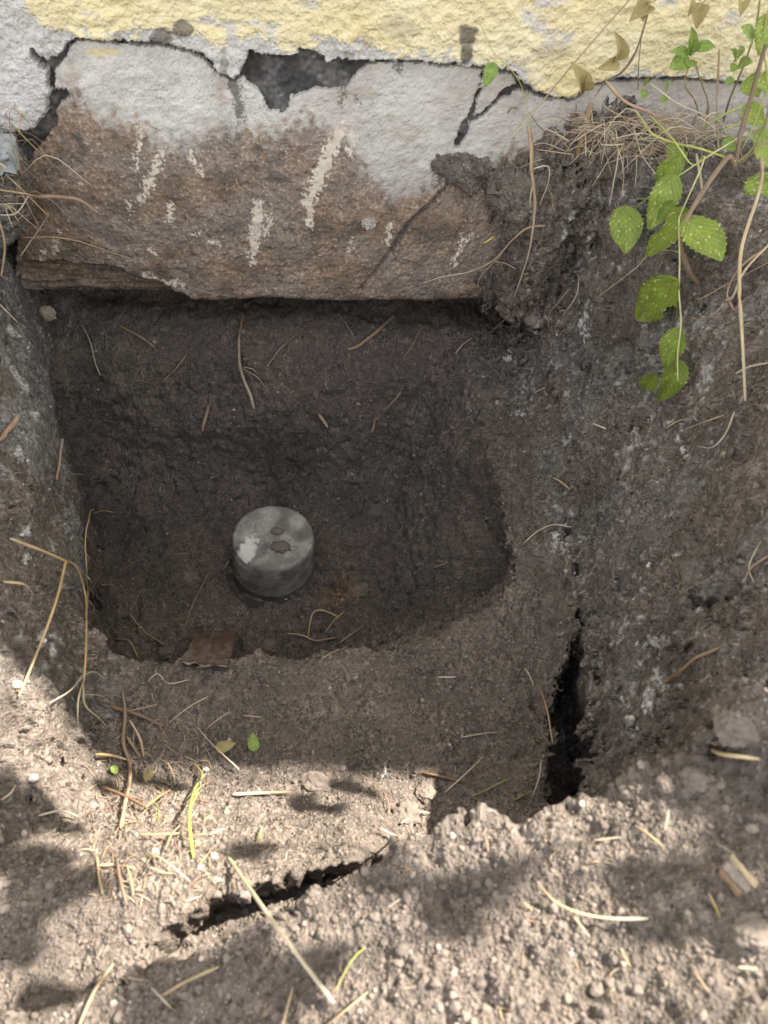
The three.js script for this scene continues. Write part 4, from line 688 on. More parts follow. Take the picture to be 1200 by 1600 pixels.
const roots = [
  ['tan root stub poking over the left end of the footing', [[30, 308, 0.05], [60, 307, 0.05], [92, 308, 0.045], [122, 312, 0.04], [152, 331, 0.03]], [10, 6], rose, tan, { wall: true }],
  ['thin pale root lying across the lower left footing', [[36, 371, 0.03], [90, 371, 0.016], [125, 378, 0.014], [160, 390, 0.014], [205, 404, 0.012]], [3.5, 2], tan, tan, { wall: true, wob: 0.002 }],
  ['thick cut root end at the top right of the pit back', [[616, 496, 0.004], [586, 524, 0.014], [560, 543, 0.016], [544, 547, 0.016]], [11, 5], bark, tan, {}],
  ['brown root slanting down at the upper left of the pit back', [[188, 510, 0.004], [216, 525, 0.012], [245, 544, 0.012]], [5, 5], tan, tan, {}],
  ['thin grey root in the upper left corner of the pit back', [[128, 508], [144, 535, 0.01], [150, 560, 0.01], [158, 586, 0.006]], [4, 3], grey, pale, {}],
  ['grey root slanting left of the cut root end', [[472, 516], [440, 545, 0.01], [418, 572, 0.006]], [4, 3], bark, grey, {}],
  ['hair thin root left of the dangling root', [[292, 554], [276, 576, 0.008], [257, 594, 0.004]], [2.5, 1.6], tan, tan, {}],
  ['short root nub with a pink tip in the pit back', [[326, 632], [322, 652, 0.012], [319, 669, 0.016]], [7, 5], bark, rose, {}],
  ['pale cut root nub right of the middle of the pit back', [[498, 645], [512, 664, 0.01]], [8, 6], tan, pale, {}],
  ['orange root tip low on the right of the pit back', [[588, 648], [582, 672, 0.008]], [3, 5], bark, rose, {}],
  ['brown rootlet at the right corner of the pit back', [[627, 612], [612, 628, 0.008], [599, 642, 0.004]], [3, 3], tan, bark, {}],
  ['thin curved rootlet under the corner of the footing', [[656, 518], [642, 544, 0.008], [627, 560, 0.004]], [3, 2], tan, bark, {}],
  ['hair root beside the thick cut root end', [[528, 490], [544, 514, 0.008], [557, 531, 0.004]], [2, 1.4], grey, grey, {}],
  ['tan rootlet on the lump below the footing corner', [[737, 530], [726, 540, 0.006], [714, 553, 0.004]], [4, 3], tan, pale, {}],
  ['long thin straw coloured root below the footing corner', [[812, 482], [786, 506, 0.008], [757, 532, 0.004]], [2.6, 2], pale, pale, {}],
  ['curved pale root on the spur below the corner', [[906, 432], [912, 455, 0.012], [900, 480, 0.012], [878, 486, 0.006]], [2.6, 2], pale, pale, {}],
  ['straight pale rootlet crossing the spur', [[893, 450], [878, 470, 0.008], [861, 486, 0.006], [860, 512, 0.004]], [2.6, 2], pale, tan, {}],
  ['red brown root lying low on the right bank', [[1128, 1012], [1098, 1030, 0.006], [1075, 1047, 0.006], [1040, 1070, 0.002]], [5, 7], tan, rust, {}],
  ['long bow shaped rootlet crossing below the serrated leaf', [[1090, 403, 0.02], [1062, 395, 0.02], [1035, 398, 0.018], [1000, 422, 0.01], [938, 464, 0.004]], [3.5, 2.5], straw, pale, {}],
  ['tan root knob at the left picture edge of the left bank', [[-4, 690], [6, 672, 0.01], [18, 656, 0.008]], [9, 12], rose, rose, {}],
  ['pale thick rootlet on the left pit side', [[95, 686], [88, 712, 0.006], [86, 750, 0.002]], [6, 3], pale, tan, {}],
  ['twisted rootlet crossing the left bank above the shade edge', [[-8, 914, 0.01], [20, 918, 0.012], [46, 928, 0.004]], [6, 3], straw, tan, {}],
  ['pale forked root on the lip beside the knobbly clod', [[622, 1292, 0.006], [644, 1279, 0.012], [668, 1274, 0.006]], [6, 4], pale, pale, {}],
  ['root lying along the lip crack', [[588, 1306, 0.008], [606, 1314, 0.010], [628, 1322, 0.006]], [5, 3], pale, tan, {}],
  ['tan root end beside the right lip clod', [[1122, 1158, 0.012], [1150, 1163, 0.016], [1184, 1170, 0.012]], [6, 8], tan, straw, {}],
  ['root crossing the lower right bank', [[1205, 868], [1180, 892, 0.006], [1165, 912, 0.002]], [5, 3], tan, bark, {}],
  ['curled rootlet on the right bank at the right picture edge', [[1190, 846], [1186, 868, 0.006], [1176, 890, 0.004], [1182, 912, 0.002]], [3, 2], pale, pale, {}],
];
for (const [l, p, w, a, b, o] of roots) F('root', l, 'root', p, w, a, b, { wob: 0.0012, ...o });
const straws = [
  ['long yellow straw slanting over the near heap and the crack', [[357, 1349, 0.006], [440, 1455, 0.010], [526, 1571, 0.006]], [8, 9], straw, cream, { knob: 0.04 }],
  ['curved cream stalk lying on the sunlit near heap', [[842, 1384, 0.006], [868, 1414, 0.008], [910, 1433, 0.008], [960, 1441, 0.008], [1014, 1440, 0.007]], [6, 9], straw, cream, { knob: 0.04 }],
  ['short stalk leaning under the curved cream stalk', [[892, 1428, 0.005], [920, 1465, 0.004]], [7, 6], straw, pale, {}],
  ['tan stalk in the blurred lower left foreground', [[258, 1559, 0.006], [300, 1536, 0.008], [346, 1514, 0.006]], [8, 7], tan, straw, {}],
  ['thick blurred stalk at the bottom left', [[128, 1606, 0.006], [155, 1560, 0.01], [180, 1518, 0.006]], [11, 8], tan, straw, {}],
  ['upright blurred straw at the bottom centre left', [[446, 1606, 0.006], [462, 1545, 0.006]], [8, 6], straw, tan, {}],
  ['green tinted grass blade by the foot of the long straw', [[528, 1548, 0.004], [556, 1502, 0.008], [574, 1484, 0.006]], [7, 5], olive, lime, {}],
  ['tan stalk at the bottom edge right of the long straw', [[516, 1604, 0.006], [548, 1580, 0.008], [578, 1553, 0.006]], [7, 5], tan, straw, {}],
  ['grey stub of straw near the round leaf shadow', [[240, 1546, 0.004], [272, 1578, 0.004]], [8, 7], grey, pale, {}],
  ['yellow stalk on the upper right of the near heap', [[994, 1294, 0.005], [1014, 1308, 0.006], [1037, 1326, 0.004]], [7, 7], straw, straw, {}],
  ['upright straw near the lip on the right', [[1046, 1268, 0.004], [1040, 1302, 0.006]], [5, 5], pale, straw, {}],
  ['short yellow straw left of the wood chip', [[1108, 1398, 0.004], [1126, 1436, 0.004]], [6, 5], straw, ochre, {}],
  ['pale straw fragment at the lower right', [[1154, 1514, 0.004], [1184, 1518, 0.005]], [7, 8], cream, cream, {}],
  ['straw bit right of the long leaf shadow', [[970, 1484, 0.004], [985, 1512, 0.004]], [5, 5], straw, straw, {}],
  ['straw bit near the bottom right', [[1085, 1520, 0.004], [1108, 1552, 0.004]], [4, 5], tan, straw, {}],
  ['short straw at the lip above the shadow patch', [[930, 1316, 0.004], [972, 1312, 0.005]], [4, 4], pale, pale, {}],
  ['straw stub on the near heap left of the cream stalk', [[818, 1412, 0.004], [832, 1424, 0.004]], [6, 6], straw, straw, {}],
  ['brown stick lying across the shaded left bench', [[170, 1107, 0.006], [215, 1121, 0.01], [256, 1137, 0.005]], [8, 8], rust, bark, {}],
  ['crooked grey twig running down the left bench', [[189, 1080, 0.004], [193, 1118, 0.008], [190, 1165, 0.008], [201, 1200, 0.01], [202, 1228, 0.01], [195, 1266, 0.008], [188, 1300, 0.004]], [8, 8], bark, tan, { knob: 0.3 }],
  ['stubby brown stem piece right of the crooked twig', [[197, 1154, 0.006], [219, 1186, 0.006]], [9, 8], tan, bark, {}],
  ['split stem with a hooked top on the left bench', [[202, 1130, 0.008], [220, 1158, 0.012], [226, 1186, 0.006]], [6, 8], pale, tan, {}],
  ['yellow straw pointing right beside the left bank', [[144, 1181, 0.006], [170, 1185, 0.008], [196, 1191, 0.006]], [7, 7], ochre, straw, {}],
  ['rust orange stem below the crooked twig', [[158, 1237, 0.006], [192, 1254, 0.008], [228, 1270, 0.006]], [7, 6], rust, rust, {}],
  ['bright orange stem leaning right from the litter', [[228, 1270, 0.006], [246, 1260, 0.01], [266, 1245, 0.008]], [7, 6], ochre, rust, {}],
  ['pale flat straw standing in the bench litter', [[263, 1194, 0.006], [270, 1214, 0.008], [274, 1232, 0.005]], [4, 7], pale, cream, { flat: 0.4 }],
  ['dry pale grass blade slanting over the bench', [[309, 1138, 0.004], [330, 1164, 0.01], [352, 1188, 0.012], [374, 1208, 0.006]], [4, 9], pale, cream, { flat: 0.3 }],
  ['straight tan stick lying level on the sunlit bench', [[364, 1248, 0.005], [410, 1247, 0.006], [457, 1244, 0.005]], [8, 6], pale, tan, { knob: 0.05 }],
  ['short yellow green bit right of the green stem', [[409, 1297, 0.004], [403, 1319, 0.004]], [5, 5], straw, lime, {}],
  ['pale chip left of the yellow green bit', [[328, 1310, 0.004], [350, 1303, 0.005]], [6, 5], cream, cream, { flat: 0.5 }],
  ['hair thin long stalk in the shade of the bench', [[266, 1132, 0.006], [296, 1112, 0.012], [327, 1091, 0.006]], [2.5, 2.5], pale, pale, {}],
  ['small brown stick in the middle of the shaded bench', [[380, 1120, 0.004], [410, 1123, 0.004]], [5, 4], tan, tan, {}],
  ['thin pale stalk right of the brown stick', [[199, 1116, 0.010], [222, 1111, 0.008], [247, 1103, 0.005]], [3, 3], pale, tan, {}],
  ['slanting thin straw near the end of the shade', [[322, 1142, 0.004], [342, 1128, 0.008], [360, 1114, 0.004]], [3, 3], tan, pale, {}],
  ['chip of pale straw near the pit edge', [[232, 1067, 0.004], [248, 1056, 0.008], [258, 1066, 0.004]], [7, 5], grey, pale, { flat: 0.4 }],
  ['thin curved stalk near the pit edge', [[258, 1068, 0.004], [272, 1072, 0.008], [296, 1064, 0.004]], [2.6, 2.6], pale, pale, {}],
  ['short dark twig at the near foot of the left bank', [[183, 1350, 0.004], [190, 1385, 0.006], [200, 1416, 0.004]], [7, 6], bark, bark, {}],
  ['yellow straw upright at the near end of the bench', [[152, 1345, 0.004], [156, 1376, 0.006], [162, 1400, 0.004]], [6, 5], straw, straw, {}],
  ['yellow straw leaning by the dark twig', [[199, 1360, 0.004], [205, 1380, 0.006], [210, 1400, 0.004]], [6, 5], straw, straw, {}],
  ['yellow straw lying level above the dark twig', [[155, 1358, 0.004], [178, 1358, 0.005]], [6, 5], straw, straw, {}],
  ['golden straw lying in the lower bench litter', [[220, 1310, 0.004], [250, 1316, 0.008], [290, 1308, 0.004]], [5, 4], ochre, straw, {}],
  ['straw crossing the golden straw', [[258, 1334, 0.004], [268, 1316, 0.008], [284, 1296, 0.006]], [5, 4], straw, straw, {}],
  ['pale straw running to the near end of the bench', [[232, 1338, 0.004], [260, 1358, 0.008], [298, 1382, 0.004]], [4, 3], straw, pale, {}],
  ['thin stalk lying beside the pale chip', [[235, 1360, 0.004], [258, 1372, 0.006], [276, 1370, 0.004]], [3, 3], pale, straw, {}],
  ['orange brown stick standing in the dark right end of the bench', [[840, 1074, 0.006], [848, 1112, 0.010], [859, 1162, 0.006]], [8, 5], rust, tan, {}],
  ['brown bit below the orange brown stick', [[842, 1142, 0.004], [854, 1166, 0.006]], [5, 4], rust, bark, {}],
  ['pale twig on the shaded bench right of the middle', [[719, 1155, 0.005], [748, 1150, 0.006], [776, 1146, 0.004]], [4, 5], pale, tan, { knob: 0.3 }],
  ['pale stalk slanting on the dark right bench', [[694, 1241, 0.006], [726, 1214, 0.010], [753, 1186, 0.006]], [5, 4], pale, pale, {}],
  ['brown flat stem lying under the pale slanting stalk', [[660, 1209, 0.004], [690, 1216, 0.006], [724, 1223, 0.004]], [8, 6], rust, bark, { flat: 0.4 }],
  ['olive grass blade on the dark right bench', [[730, 1250, 0.004], [762, 1236, 0.008], [796, 1218, 0.004]], [5, 8], olive, olive, { flat: 0.4 }],
  ['pale upright stalk near the groove', [[830, 1246, 0.004], [838, 1222, 0.010], [844, 1190, 0.006]], [4, 4], pale, pale, {}],
  ['short green blade near the groove', [[803, 1252, 0.004], [824, 1240, 0.006]], [6, 5], lime, olive, { flat: 0.4 }],
  ['long hair thin stem on the dark bench', [[566, 1216, 0.004], [590, 1240, 0.010], [602, 1258, 0.008], [607, 1276, 0.004]], [2.6, 2.4], tan, tan, {}],
  ['thin dark stem leaning on the middle bench', [[730, 1054, 0.004], [740, 1040, 0.01], [752, 1016, 0.004]], [3, 3], bark, bark, {}],
  ['short pale straw near the pit edge right of the middle', [[683, 1060, 0.004], [712, 1060, 0.004]], [5, 4], pale, pale, {}],
  ['thin stalk upright near the groove top', [[818, 1046, 0.004], [824, 1060, 0.008], [832, 1074, 0.004]], [3.5, 3], pale, pale, {}],
  ['bent pale straw on the pit floor below the post', [[450, 993, 0.008], [474, 997, 0.010], [492, 1005, 0.010], [526, 1001, 0.008]], [4, 4], straw, tan, {}],
  ['angled straw looping over the pit floor', [[481, 1000, 0.008], [492, 962, 0.016], [508, 961, 0.016], [528, 968, 0.010]], [4, 4], ochre, straw, {}],
  ['short straw leaning on the looped straw', [[508, 992, 0.006], [522, 976, 0.014], [538, 960, 0.010]], [3.5, 3], straw, straw, {}],
  ['straight straw lying right of the looped straw', [[532, 1008, 0.006], [550, 996, 0.008], [568, 981, 0.006]], [3.5, 3], tan, tan, {}],
  ['thin stalk on the pit floor near its front edge', [[503, 1034, 0.006], [520, 1026, 0.008], [538, 1020, 0.006]], [3, 2.6], straw, tan, {}],
  ['hair straw slanting on the left pit floor', [[200, 962, 0.006], [226, 990, 0.008], [258, 1010, 0.006]], [2.6, 2.6], straw, tan, {}],
  ['tan curl on the left front of the pit floor', [[179, 999, 0.006], [196, 1006, 0.01], [214, 1030, 0.006]], [4, 4], tan, straw, {}],
  ['long curved hair root left of the post', [[342, 868, 0.006], [318, 918, 0.010], [298, 960, 0.010], [290, 984, 0.006]], [2, 2], bark, tan, {}],
  ['short straw leaning on the left of the post', [[361, 877, 0.006], [349, 895, 0.010]], [3, 3], pale, pale, {}],
  ['pale straw bow on the spur of the right pit side', [[818, 851, 0.004], [838, 838, 0.012], [866, 828, 0.014], [897, 826, 0.006]], [4, 4], cream, pale, {}],
  ['tan straw above the spur clod', [[865, 748, 0.004], [880, 756, 0.008], [894, 767, 0.004]], [4, 5], straw, tan, {}],
  ['white chip of straw on the upper right bank', [[931, 663, 0.004], [951, 671, 0.004]], [8, 7], cream, cream, { flat: 0.5 }],
  ['short straw in the right pit wall', [[835, 616, 0.004], [858, 606, 0.006]], [4, 3], pale, pale, {}],
  ['tan straw low in the right pit corner', [[680, 888, 0.004], [704, 880, 0.008]], [5, 3], tan, straw, {}],
  ['long pale cane hanging at the right picture edge', [[1160, 268, 0.05], [1170, 330, 0.045], [1180, 420, 0.04], [1186, 480, 0.035]], [9, 9], pale, straw, { knob: 0.05 }],
  ['lower length of cane resting on the right bank', [[1187, 478, 0.035], [1184, 545, 0.025], [1175, 632, 0.010]], [9, 6], straw, pale, { knob: 0.05 }],
  ['pale straw crossing the foot of the cane', [[1156, 586, 0.006], [1178, 578, 0.010], [1206, 570, 0.006]], [5, 5], cream, pale, {}],
  ['flat straw blade below the curled leaf', [[1074, 674, 0.006], [1110, 664, 0.010], [1140, 654, 0.010]], [5, 6], pale, straw, { flat: 0.4 }],
  ['bent straw strip on the bank under the cane', [[1160, 650, 0.012], [1146, 680, 0.010], [1120, 702, 0.006], [1095, 700, 0.006]], [7, 3], pale, cream, { flat: 0.4 }],
  ['yellow straw under the flat straw blade', [[1044, 670, 0.004], [1064, 660, 0.006], [1086, 656, 0.006]], [4, 3], ochre, straw, {}],
  ['thin pale straw beside the serrated leaf', [[1064, 514, 0.006], [1052, 540, 0.008], [1043, 564, 0.006]], [4, 3], cream, pale, {}],
  ['red brown strip of bark at the right edge', [[1206, 398, 0.02], [1172, 426, 0.02], [1150, 462, 0.016], [1154, 488, 0.008]], [5, 8], tan, rose, { flat: 0.4 }],
  ['pale ribbon of straw behind the cane', [[1206, 400, 0.03], [1180, 436, 0.024], [1158, 470, 0.016], [1142, 472, 0.010]], [5, 8], straw, pale, { flat: 0.4 }],
  ['thin stem slanting from the serrated leaf to the right edge', [[1205, 420, 0.012], [1160, 440, 0.012], [1108, 472, 0.016]], [2.5, 2], tan, straw, {}],
  ['brown curved strip below the cane bundle', [[1085, 498, 0.006], [1110, 502, 0.012], [1136, 488, 0.014], [1142, 472, 0.012]], [4, 3], rose, tan, {}],
  ['loop of dry stalk by the root twig on the left bench', [[112, 1062, 0.01], [134, 1054, 0.012], [164, 1066, 0.004]], [3, 2.5], pale, pale, {}],
  ['level pale stalk on the left of the shaded bench', [[118, 1089, 0.01], [138, 1090, 0.012], [158, 1092, 0.006]], [3, 3], pale, cream, {}],
  ['thin twig crossing the left bank in leaf shadow', [[56, 1282, 0.006], [90, 1281, 0.010], [122, 1283, 0.005]], [5, 4], cream, pale, {}],
  ['tan stem low on the left bank', [[-6, 1252, 0.006], [8, 1240, 0.008], [16, 1228, 0.006]], [6, 4], straw, pale, {}],
  ['orange curl on the left bank by the ochre stalk', [[20, 1080, 0.004], [34, 1084, 0.004]], [5, 4], ochre, ochre, {}],
  ['brown straw chip on the left pit side', [[8, 742, 0.004], [32, 740, 0.004]], [6, 5], rose, tan, {}],
  ['short straw on the left edge of the deep pit', [[107, 741, 0.004], [130, 743, 0.004]], [3, 3], pale, straw, {}],
  ['rust stem on the upper left pit floor', [[142, 803, 0.004], [164, 801, 0.006], [181, 803, 0.004]], [3, 3], ochre, tan, {}],
  ['red brown chip on the left pit floor', [[155, 915, 0.004], [170, 914, 0.004]], [5, 5], rose, tan, {}],
];
for (const [l, p, w, a, b, o] of straws) F('straw', l, l.includes('twig') || l.includes('stick') ? 'stick' : 'straw', p, w, a, b, o);
twig('grass_spike', 'thin seeding grass spike hanging on the left pit side', 'grass', [[[141, 797, 0.006], [128, 816, 0.010], [122, 850, 0.010], [125, 890, 0.010], [128, 930, 0.008], [132, 958, 0.004]], [2.6, 2], straw, tan, 'stem'],
  [[128, 845], [123, 868], [125, 905], [130, 925], [131, 945]].map(([u, v]) => [[[u - 3, v - 5, 0.010], [u + 3, v + 5, 0.012], [u + 6, v + 12, 0.008]], [4, 2], straw, pale, 'spikelet']));
{
  const g = thing('green_stem', 'yellow green grass stem with side blades on the sunlit bench', 'grass'), b = (n, l, w, c0, c1, o) => F(n, null, null, l, w, c0, c1, { parent: g, ...o });
  b('stem', [[304, 1196, 0.006], [316, 1224, 0.012], [303, 1256, 0.016], [295, 1292, 0.016], [296, 1320, 0.012], [302, 1346, 0.004]], [5, 6], olive, lime);
  b('blade', [[296, 1288, 0.016], [306, 1268, 0.018], [312, 1256, 0.014]], [5, 3], [0.5, 0.5, 0.13], lime, { flat: 0.4 });
  b('blade', [[302, 1262, 0.014], [316, 1248, 0.016], [326, 1238, 0.012]], [5, 3], [0.5, 0.5, 0.13], straw, { flat: 0.4 });
  settle(g);
}
F('grass', 'short green blade left of the yellow green stem', 'grass', [[238, 1262, 0.006], [246, 1280, 0.012], [247, 1296, 0.006]], [5, 6], olive, [0.16, 0.22, 0.05], { flat: 0.4 });
// ---------------------------------------------------------------- plants at the foot of the wall
const W3 = onWall;
{
  const g = thing('climbing_plant', 'green leaved climber with a brown woody stem hanging over the right bank', 'plant');
  const st = (l, w, c0, c1, o = {}) => F(o.name ?? 'stem', null, null, l, w, c0, c1, { parent: g, ...o });
  st([[1196, 70, 0.16], [1177, 140, 0.16], [1160, 200, 0.16], [1148, 258, 0.17], [1126, 330, 0.075, 1], [1112, 382, 0.055, 1], [1094, 428, 0.02, 1], [1088, 446, -0.01, 1]], [13, 19], [0.20, 0.145, 0.10], [0.20, 0.135, 0.09], { wall: true, knob: 0.25, name: 'woody_stem' });
  st([[1210, 120, 0.14], [1196, 195, 0.15], [1174, 236, 0.16], [1150, 256, 0.17]], [9, 8], [0.22, 0.24, 0.08], olive, { wall: true });
  st([[992, 172, 0.10], [1018, 208, 0.12], [1050, 222, 0.13], [1096, 233, 0.15], [1150, 252, 0.17]], [5, 8], [0.40, 0.38, 0.10], [0.30, 0.34, 0.09], { wall: true });
  st([[1015, 180, 0.12], [1050, 216, 0.15], [1082, 258, 0.17], [1100, 310, 0.065, 1], [1110, 360, 0.06, 1]], [4, 3.5], lime, [0.42, 0.42, 0.2], { wall: true });
  const thread = [[1110, 360, 0.06], [1106, 420, 0.05], [1105, 470, 0.05], [1104, 520, 0.045], [1094, 570, 0.04], [1086, 605, 0.03]];
  st(thread, [4, 3.5], [0.42, 0.44, 0.2], [0.48, 0.48, 0.24], { name: 'runner' });
  st([[1146, 272, 0.06], [1100, 300, 0.055], [1070, 312, 0.05], [1030, 326, 0.045]], [3.5, 3], [0.5, 0.46, 0.25], lime, { name: 'runner' });
  const L = (bu, bv, bl, tu, tv, tl, w, o) => leafOn(g, hit(bu, bv, bl), hit(tu, tv, tl), w, o);
  L(1012, 322, 0.045, 1003, 402, 0.03, 52, { fold: 0.16, teeth: 0.05, shape: 0.75 });
  L(1080, 308, 0.055, 1048, 370, 0.04, 46, { fold: 0.2, shape: 0.7 });
  L(1112, 352, 0.05, 1028, 410, 0.03, 46, { fold: 0.22, roll: 0.2, bite: [[0.45, 1, 0.5, 0.2]] });
  L(1114, 360, 0.055, 1156, 416, 0.03, 66, { fold: 0.12, shape: 0.85, roll: -0.25, teeth: 0.08 });
  L(1103, 450, 0.05, 1014, 510, 0.03, 66, { fold: 0.14, teeth: 0.09, shape: 0.72, bite: [[0.38, -1, 0.35, 0.14]] });
  L(1104, 524, 0.045, 1064, 588, 0.03, 40, { fold: 0.5, roll: 0.5, shape: 0.7 });
  L(1092, 572, 0.04, 1050, 645, 0.02, 46, { fold: 0.5, roll: -0.3, curl: 0.3 });
  L(1060, 596, 0.04, 1012, 628, 0.018, 30, { fold: 0.5, curl: 0.4, roll: 0.4, bite: [[0.6, -1, 0.6, 0.2]] });
  L(1096, 338, 0.06, 1072, 356, 0.055, 18, { fold: 0.4, mat: youngMat });
  const Lw = (bu, bv, bz, tu, tv, tz, w, o) => leafOn(g, W3(bu, bv, bz), W3(tu, tv, tz), w, o);
  Lw(1064, 242, 0.15, 1028, 306, 0.15, 36, { fold: 0.35, curl: 0.25, cup: 0.08 });
  Lw(1206, 268, 0.2, 1180, 326, 0.21, 62, { fold: 0.1, shape: 0.85, curl: 0.05 });
  Lw(1206, 20, 0.12, 1186, 88, 0.14, 40, { fold: 0.3 });
  Lw(1160, 168, 0.1, 1196, 196, 0.12, 34, { fold: 0.3 }); Lw(1178, 206, 0.12, 1206, 236, 0.13, 30, { fold: 0.3 });
  Lw(1040, 228, 0.11, 1076, 244, 0.12, 22, { fold: 0.2 }); Lw(1168, 120, 0.12, 1186, 152, 0.14, 34, { fold: 0.3, roll: 0.4 }); Lw(1196, 110, 0.13, 1212, 150, 0.15, 44, { fold: 0.25 }); Lw(1176, 62, 0.12, 1160, 40, 0.14, 26, { fold: 0.3, mat: youngMat }); Lw(1186, 226, 0.17, 1200, 262, 0.19, 40, { fold: 0.2, roll: -0.4 }); Lw(1130, 218, 0.14, 1150, 236, 0.15, 22, { fold: 0.3, mat: youngMat });
  st([[1204, 0, 0.12], [1192, 60, 0.13], [1198, 130, 0.14], [1180, 190, 0.15], [1156, 240, 0.16]], [4, 4], olive, lime, { wall: true }); st([[1128, 204, 0.13], [1160, 190, 0.14], [1206, 160, 0.15]], [3.5, 3], lime, olive, { wall: true }); st([[1150, 262, 0.17], [1180, 236, 0.18], [1210, 210, 0.19]], [4, 3], bark, tan, { wall: true });
  settle(g);
}
{
  const g = thing('seedling', 'young bright green seedling rosette in front of the yellow plaster', 'plant');
  const st = (l, w, c0, c1) => F('stem', null, null, l, w, c0, c1, { parent: g, wall: true });
  st([[1084, 92, 0.06], [1096, 130, 0.06], [1106, 160, 0.05], [1104, 190, 0.04]], [4, 4], [0.25, 0.2, 0.08], bark); st([[1080, 92, 0.06], [1070, 130, 0.05], [1086, 158, 0.04], [1094, 186, 0.035]], [3, 3], olive, bark);
  for (const [a, b, c, d, w] of [[1078, 92, 1046, 106, 30], [1082, 86, 1082, 42, 20], [1088, 74, 1118, 72, 20], [1076, 82, 1050, 80, 18], [1080, 94, 1078, 106, 20], [1084, 84, 1090, 64, 18]]) leafOn(g, W3(a, b, 0.06), W3(c, d, 0.075), w, { mat: youngMat, fold: 0.2, teeth: 0.03, shape: 0.7 });
  settle(g);
}
for (const [l, stem, leaves] of [
  ['tiny bright sprout between the dry stalks left of the dark crack', [[1006, 160, 0.05], [1007, 145, 0.05], [1006, 132, 0.05]], [[1007, 140, 1005, 155, 12], [1006, 134, 1014, 122, 9]]],
  ['tiny sprout right of the dark crack', [[1040, 172, 0.05], [1040, 155, 0.05], [1042, 140, 0.05]], [[1040, 150, 1034, 160, 12], [1042, 142, 1040, 124, 12]]],
  ['little sprout of small leaves near the brown stem', [[1140, 160, 0.06], [1146, 120, 0.06], [1152, 90, 0.06]], [[1150, 100, 1142, 112, 14], [1152, 92, 1158, 72, 22], [1152, 92, 1144, 76, 16], [1154, 100, 1176, 96, 20], [1146, 122, 1132, 132, 12]]],
]) { const g = thing('sprout', l, 'plant'); F('stem', null, null, stem, [2.5, 2], lime, lime, { parent: g, wall: true }); for (const [a, b, c, d, w] of leaves) leafOn(g, W3(a, b, 0.055), W3(c, d, 0.07), w, { mat: youngMat, fold: 0.2, teeth: 0.02 }); settle(g); }
{
  const g = thing('withered_plant', 'withered plant with curled brown leaves before the yellow plaster', 'plant');
  const st = (l, w, c0, c1, n) => F(n ?? 'stem', null, null, l, w, c0, c1, { parent: g, wall: true, knob: 0.25 });
  st([[1014, 14, 0.10], [1004, 50, 0.10], [992, 84, 0.09], [970, 114, 0.07], [948, 126, 0.05], [930, 150, 0.04]], [6, 6], bark, [0.2, 0.17, 0.15]);
  st([[946, 126, 0.05], [974, 157, 0.07], [1004, 172, 0.08], [1048, 191, 0.08]], [8, 6], tan, rose); st([[1002, 60, 0.10], [998, 100, 0.08], [997, 140, 0.05]], [2, 2], bark, bark);
  const dead = (a, b, c, d, w, o) => leafOn(g, W3(a, b, 0.10), W3(c, d, 0.115), w, { mat: deadMat, teeth: 0.05, fold: 1.0, curl: 0.5, name: 'dead_leaf', ...o });
  dead(1016, 8, 984, 30, 30); dead(1012, 4, 1002, 32, 24, { roll: 0.6 }); dead(962, 96, 966, 52, 22, { cup: 0.12 }); dead(966, 96, 936, 108, 20, { roll: -0.5 }); dead(910, 142, 900, 98, 26, { curl: 0.5 }); dead(912, 142, 922, 118, 20, { roll: 0.8 });
  dead(1096, 6, 1090, 46, 26, { cup: 0.1 }); dead(1088, 4, 1076, 24, 18); dead(1160, 2, 1158, 24, 18); st([[1108, -10, 0.10], [1098, 6, 0.10]], [3, 3], bark, bark); st([[1098, 4, 0.10], [1060, -20, 0.10], [1016, 6, 0.10]], [3, 3], bark, bark);
  settle(g);
}
{
  const g = thing('leafy_runner', 'thin runner with one yellow green leaf before the cracked render', 'plant');
  F('stem', null, null, [[748, 30, 0.04], [770, 80, 0.05], [790, 100, 0.05], [810, 125, 0.045], [822, 160, 0.03], [826, 200, 0.03]], [3, 3], [0.36, 0.28, 0.12], lime, { parent: g, wall: true });
  leafOn(g, W3(772, 97, 0.055), W3(757, 138, 0.06), 22, { mat: youngMat, fold: 0.15, teeth: 0.02 }); F('side_shoot', null, null, [[772, 97, 0.055], [784, 97, 0.052], [792, 102, 0.05]], [2, 2], lime, lime, { parent: g, wall: true });
  settle(g);
}
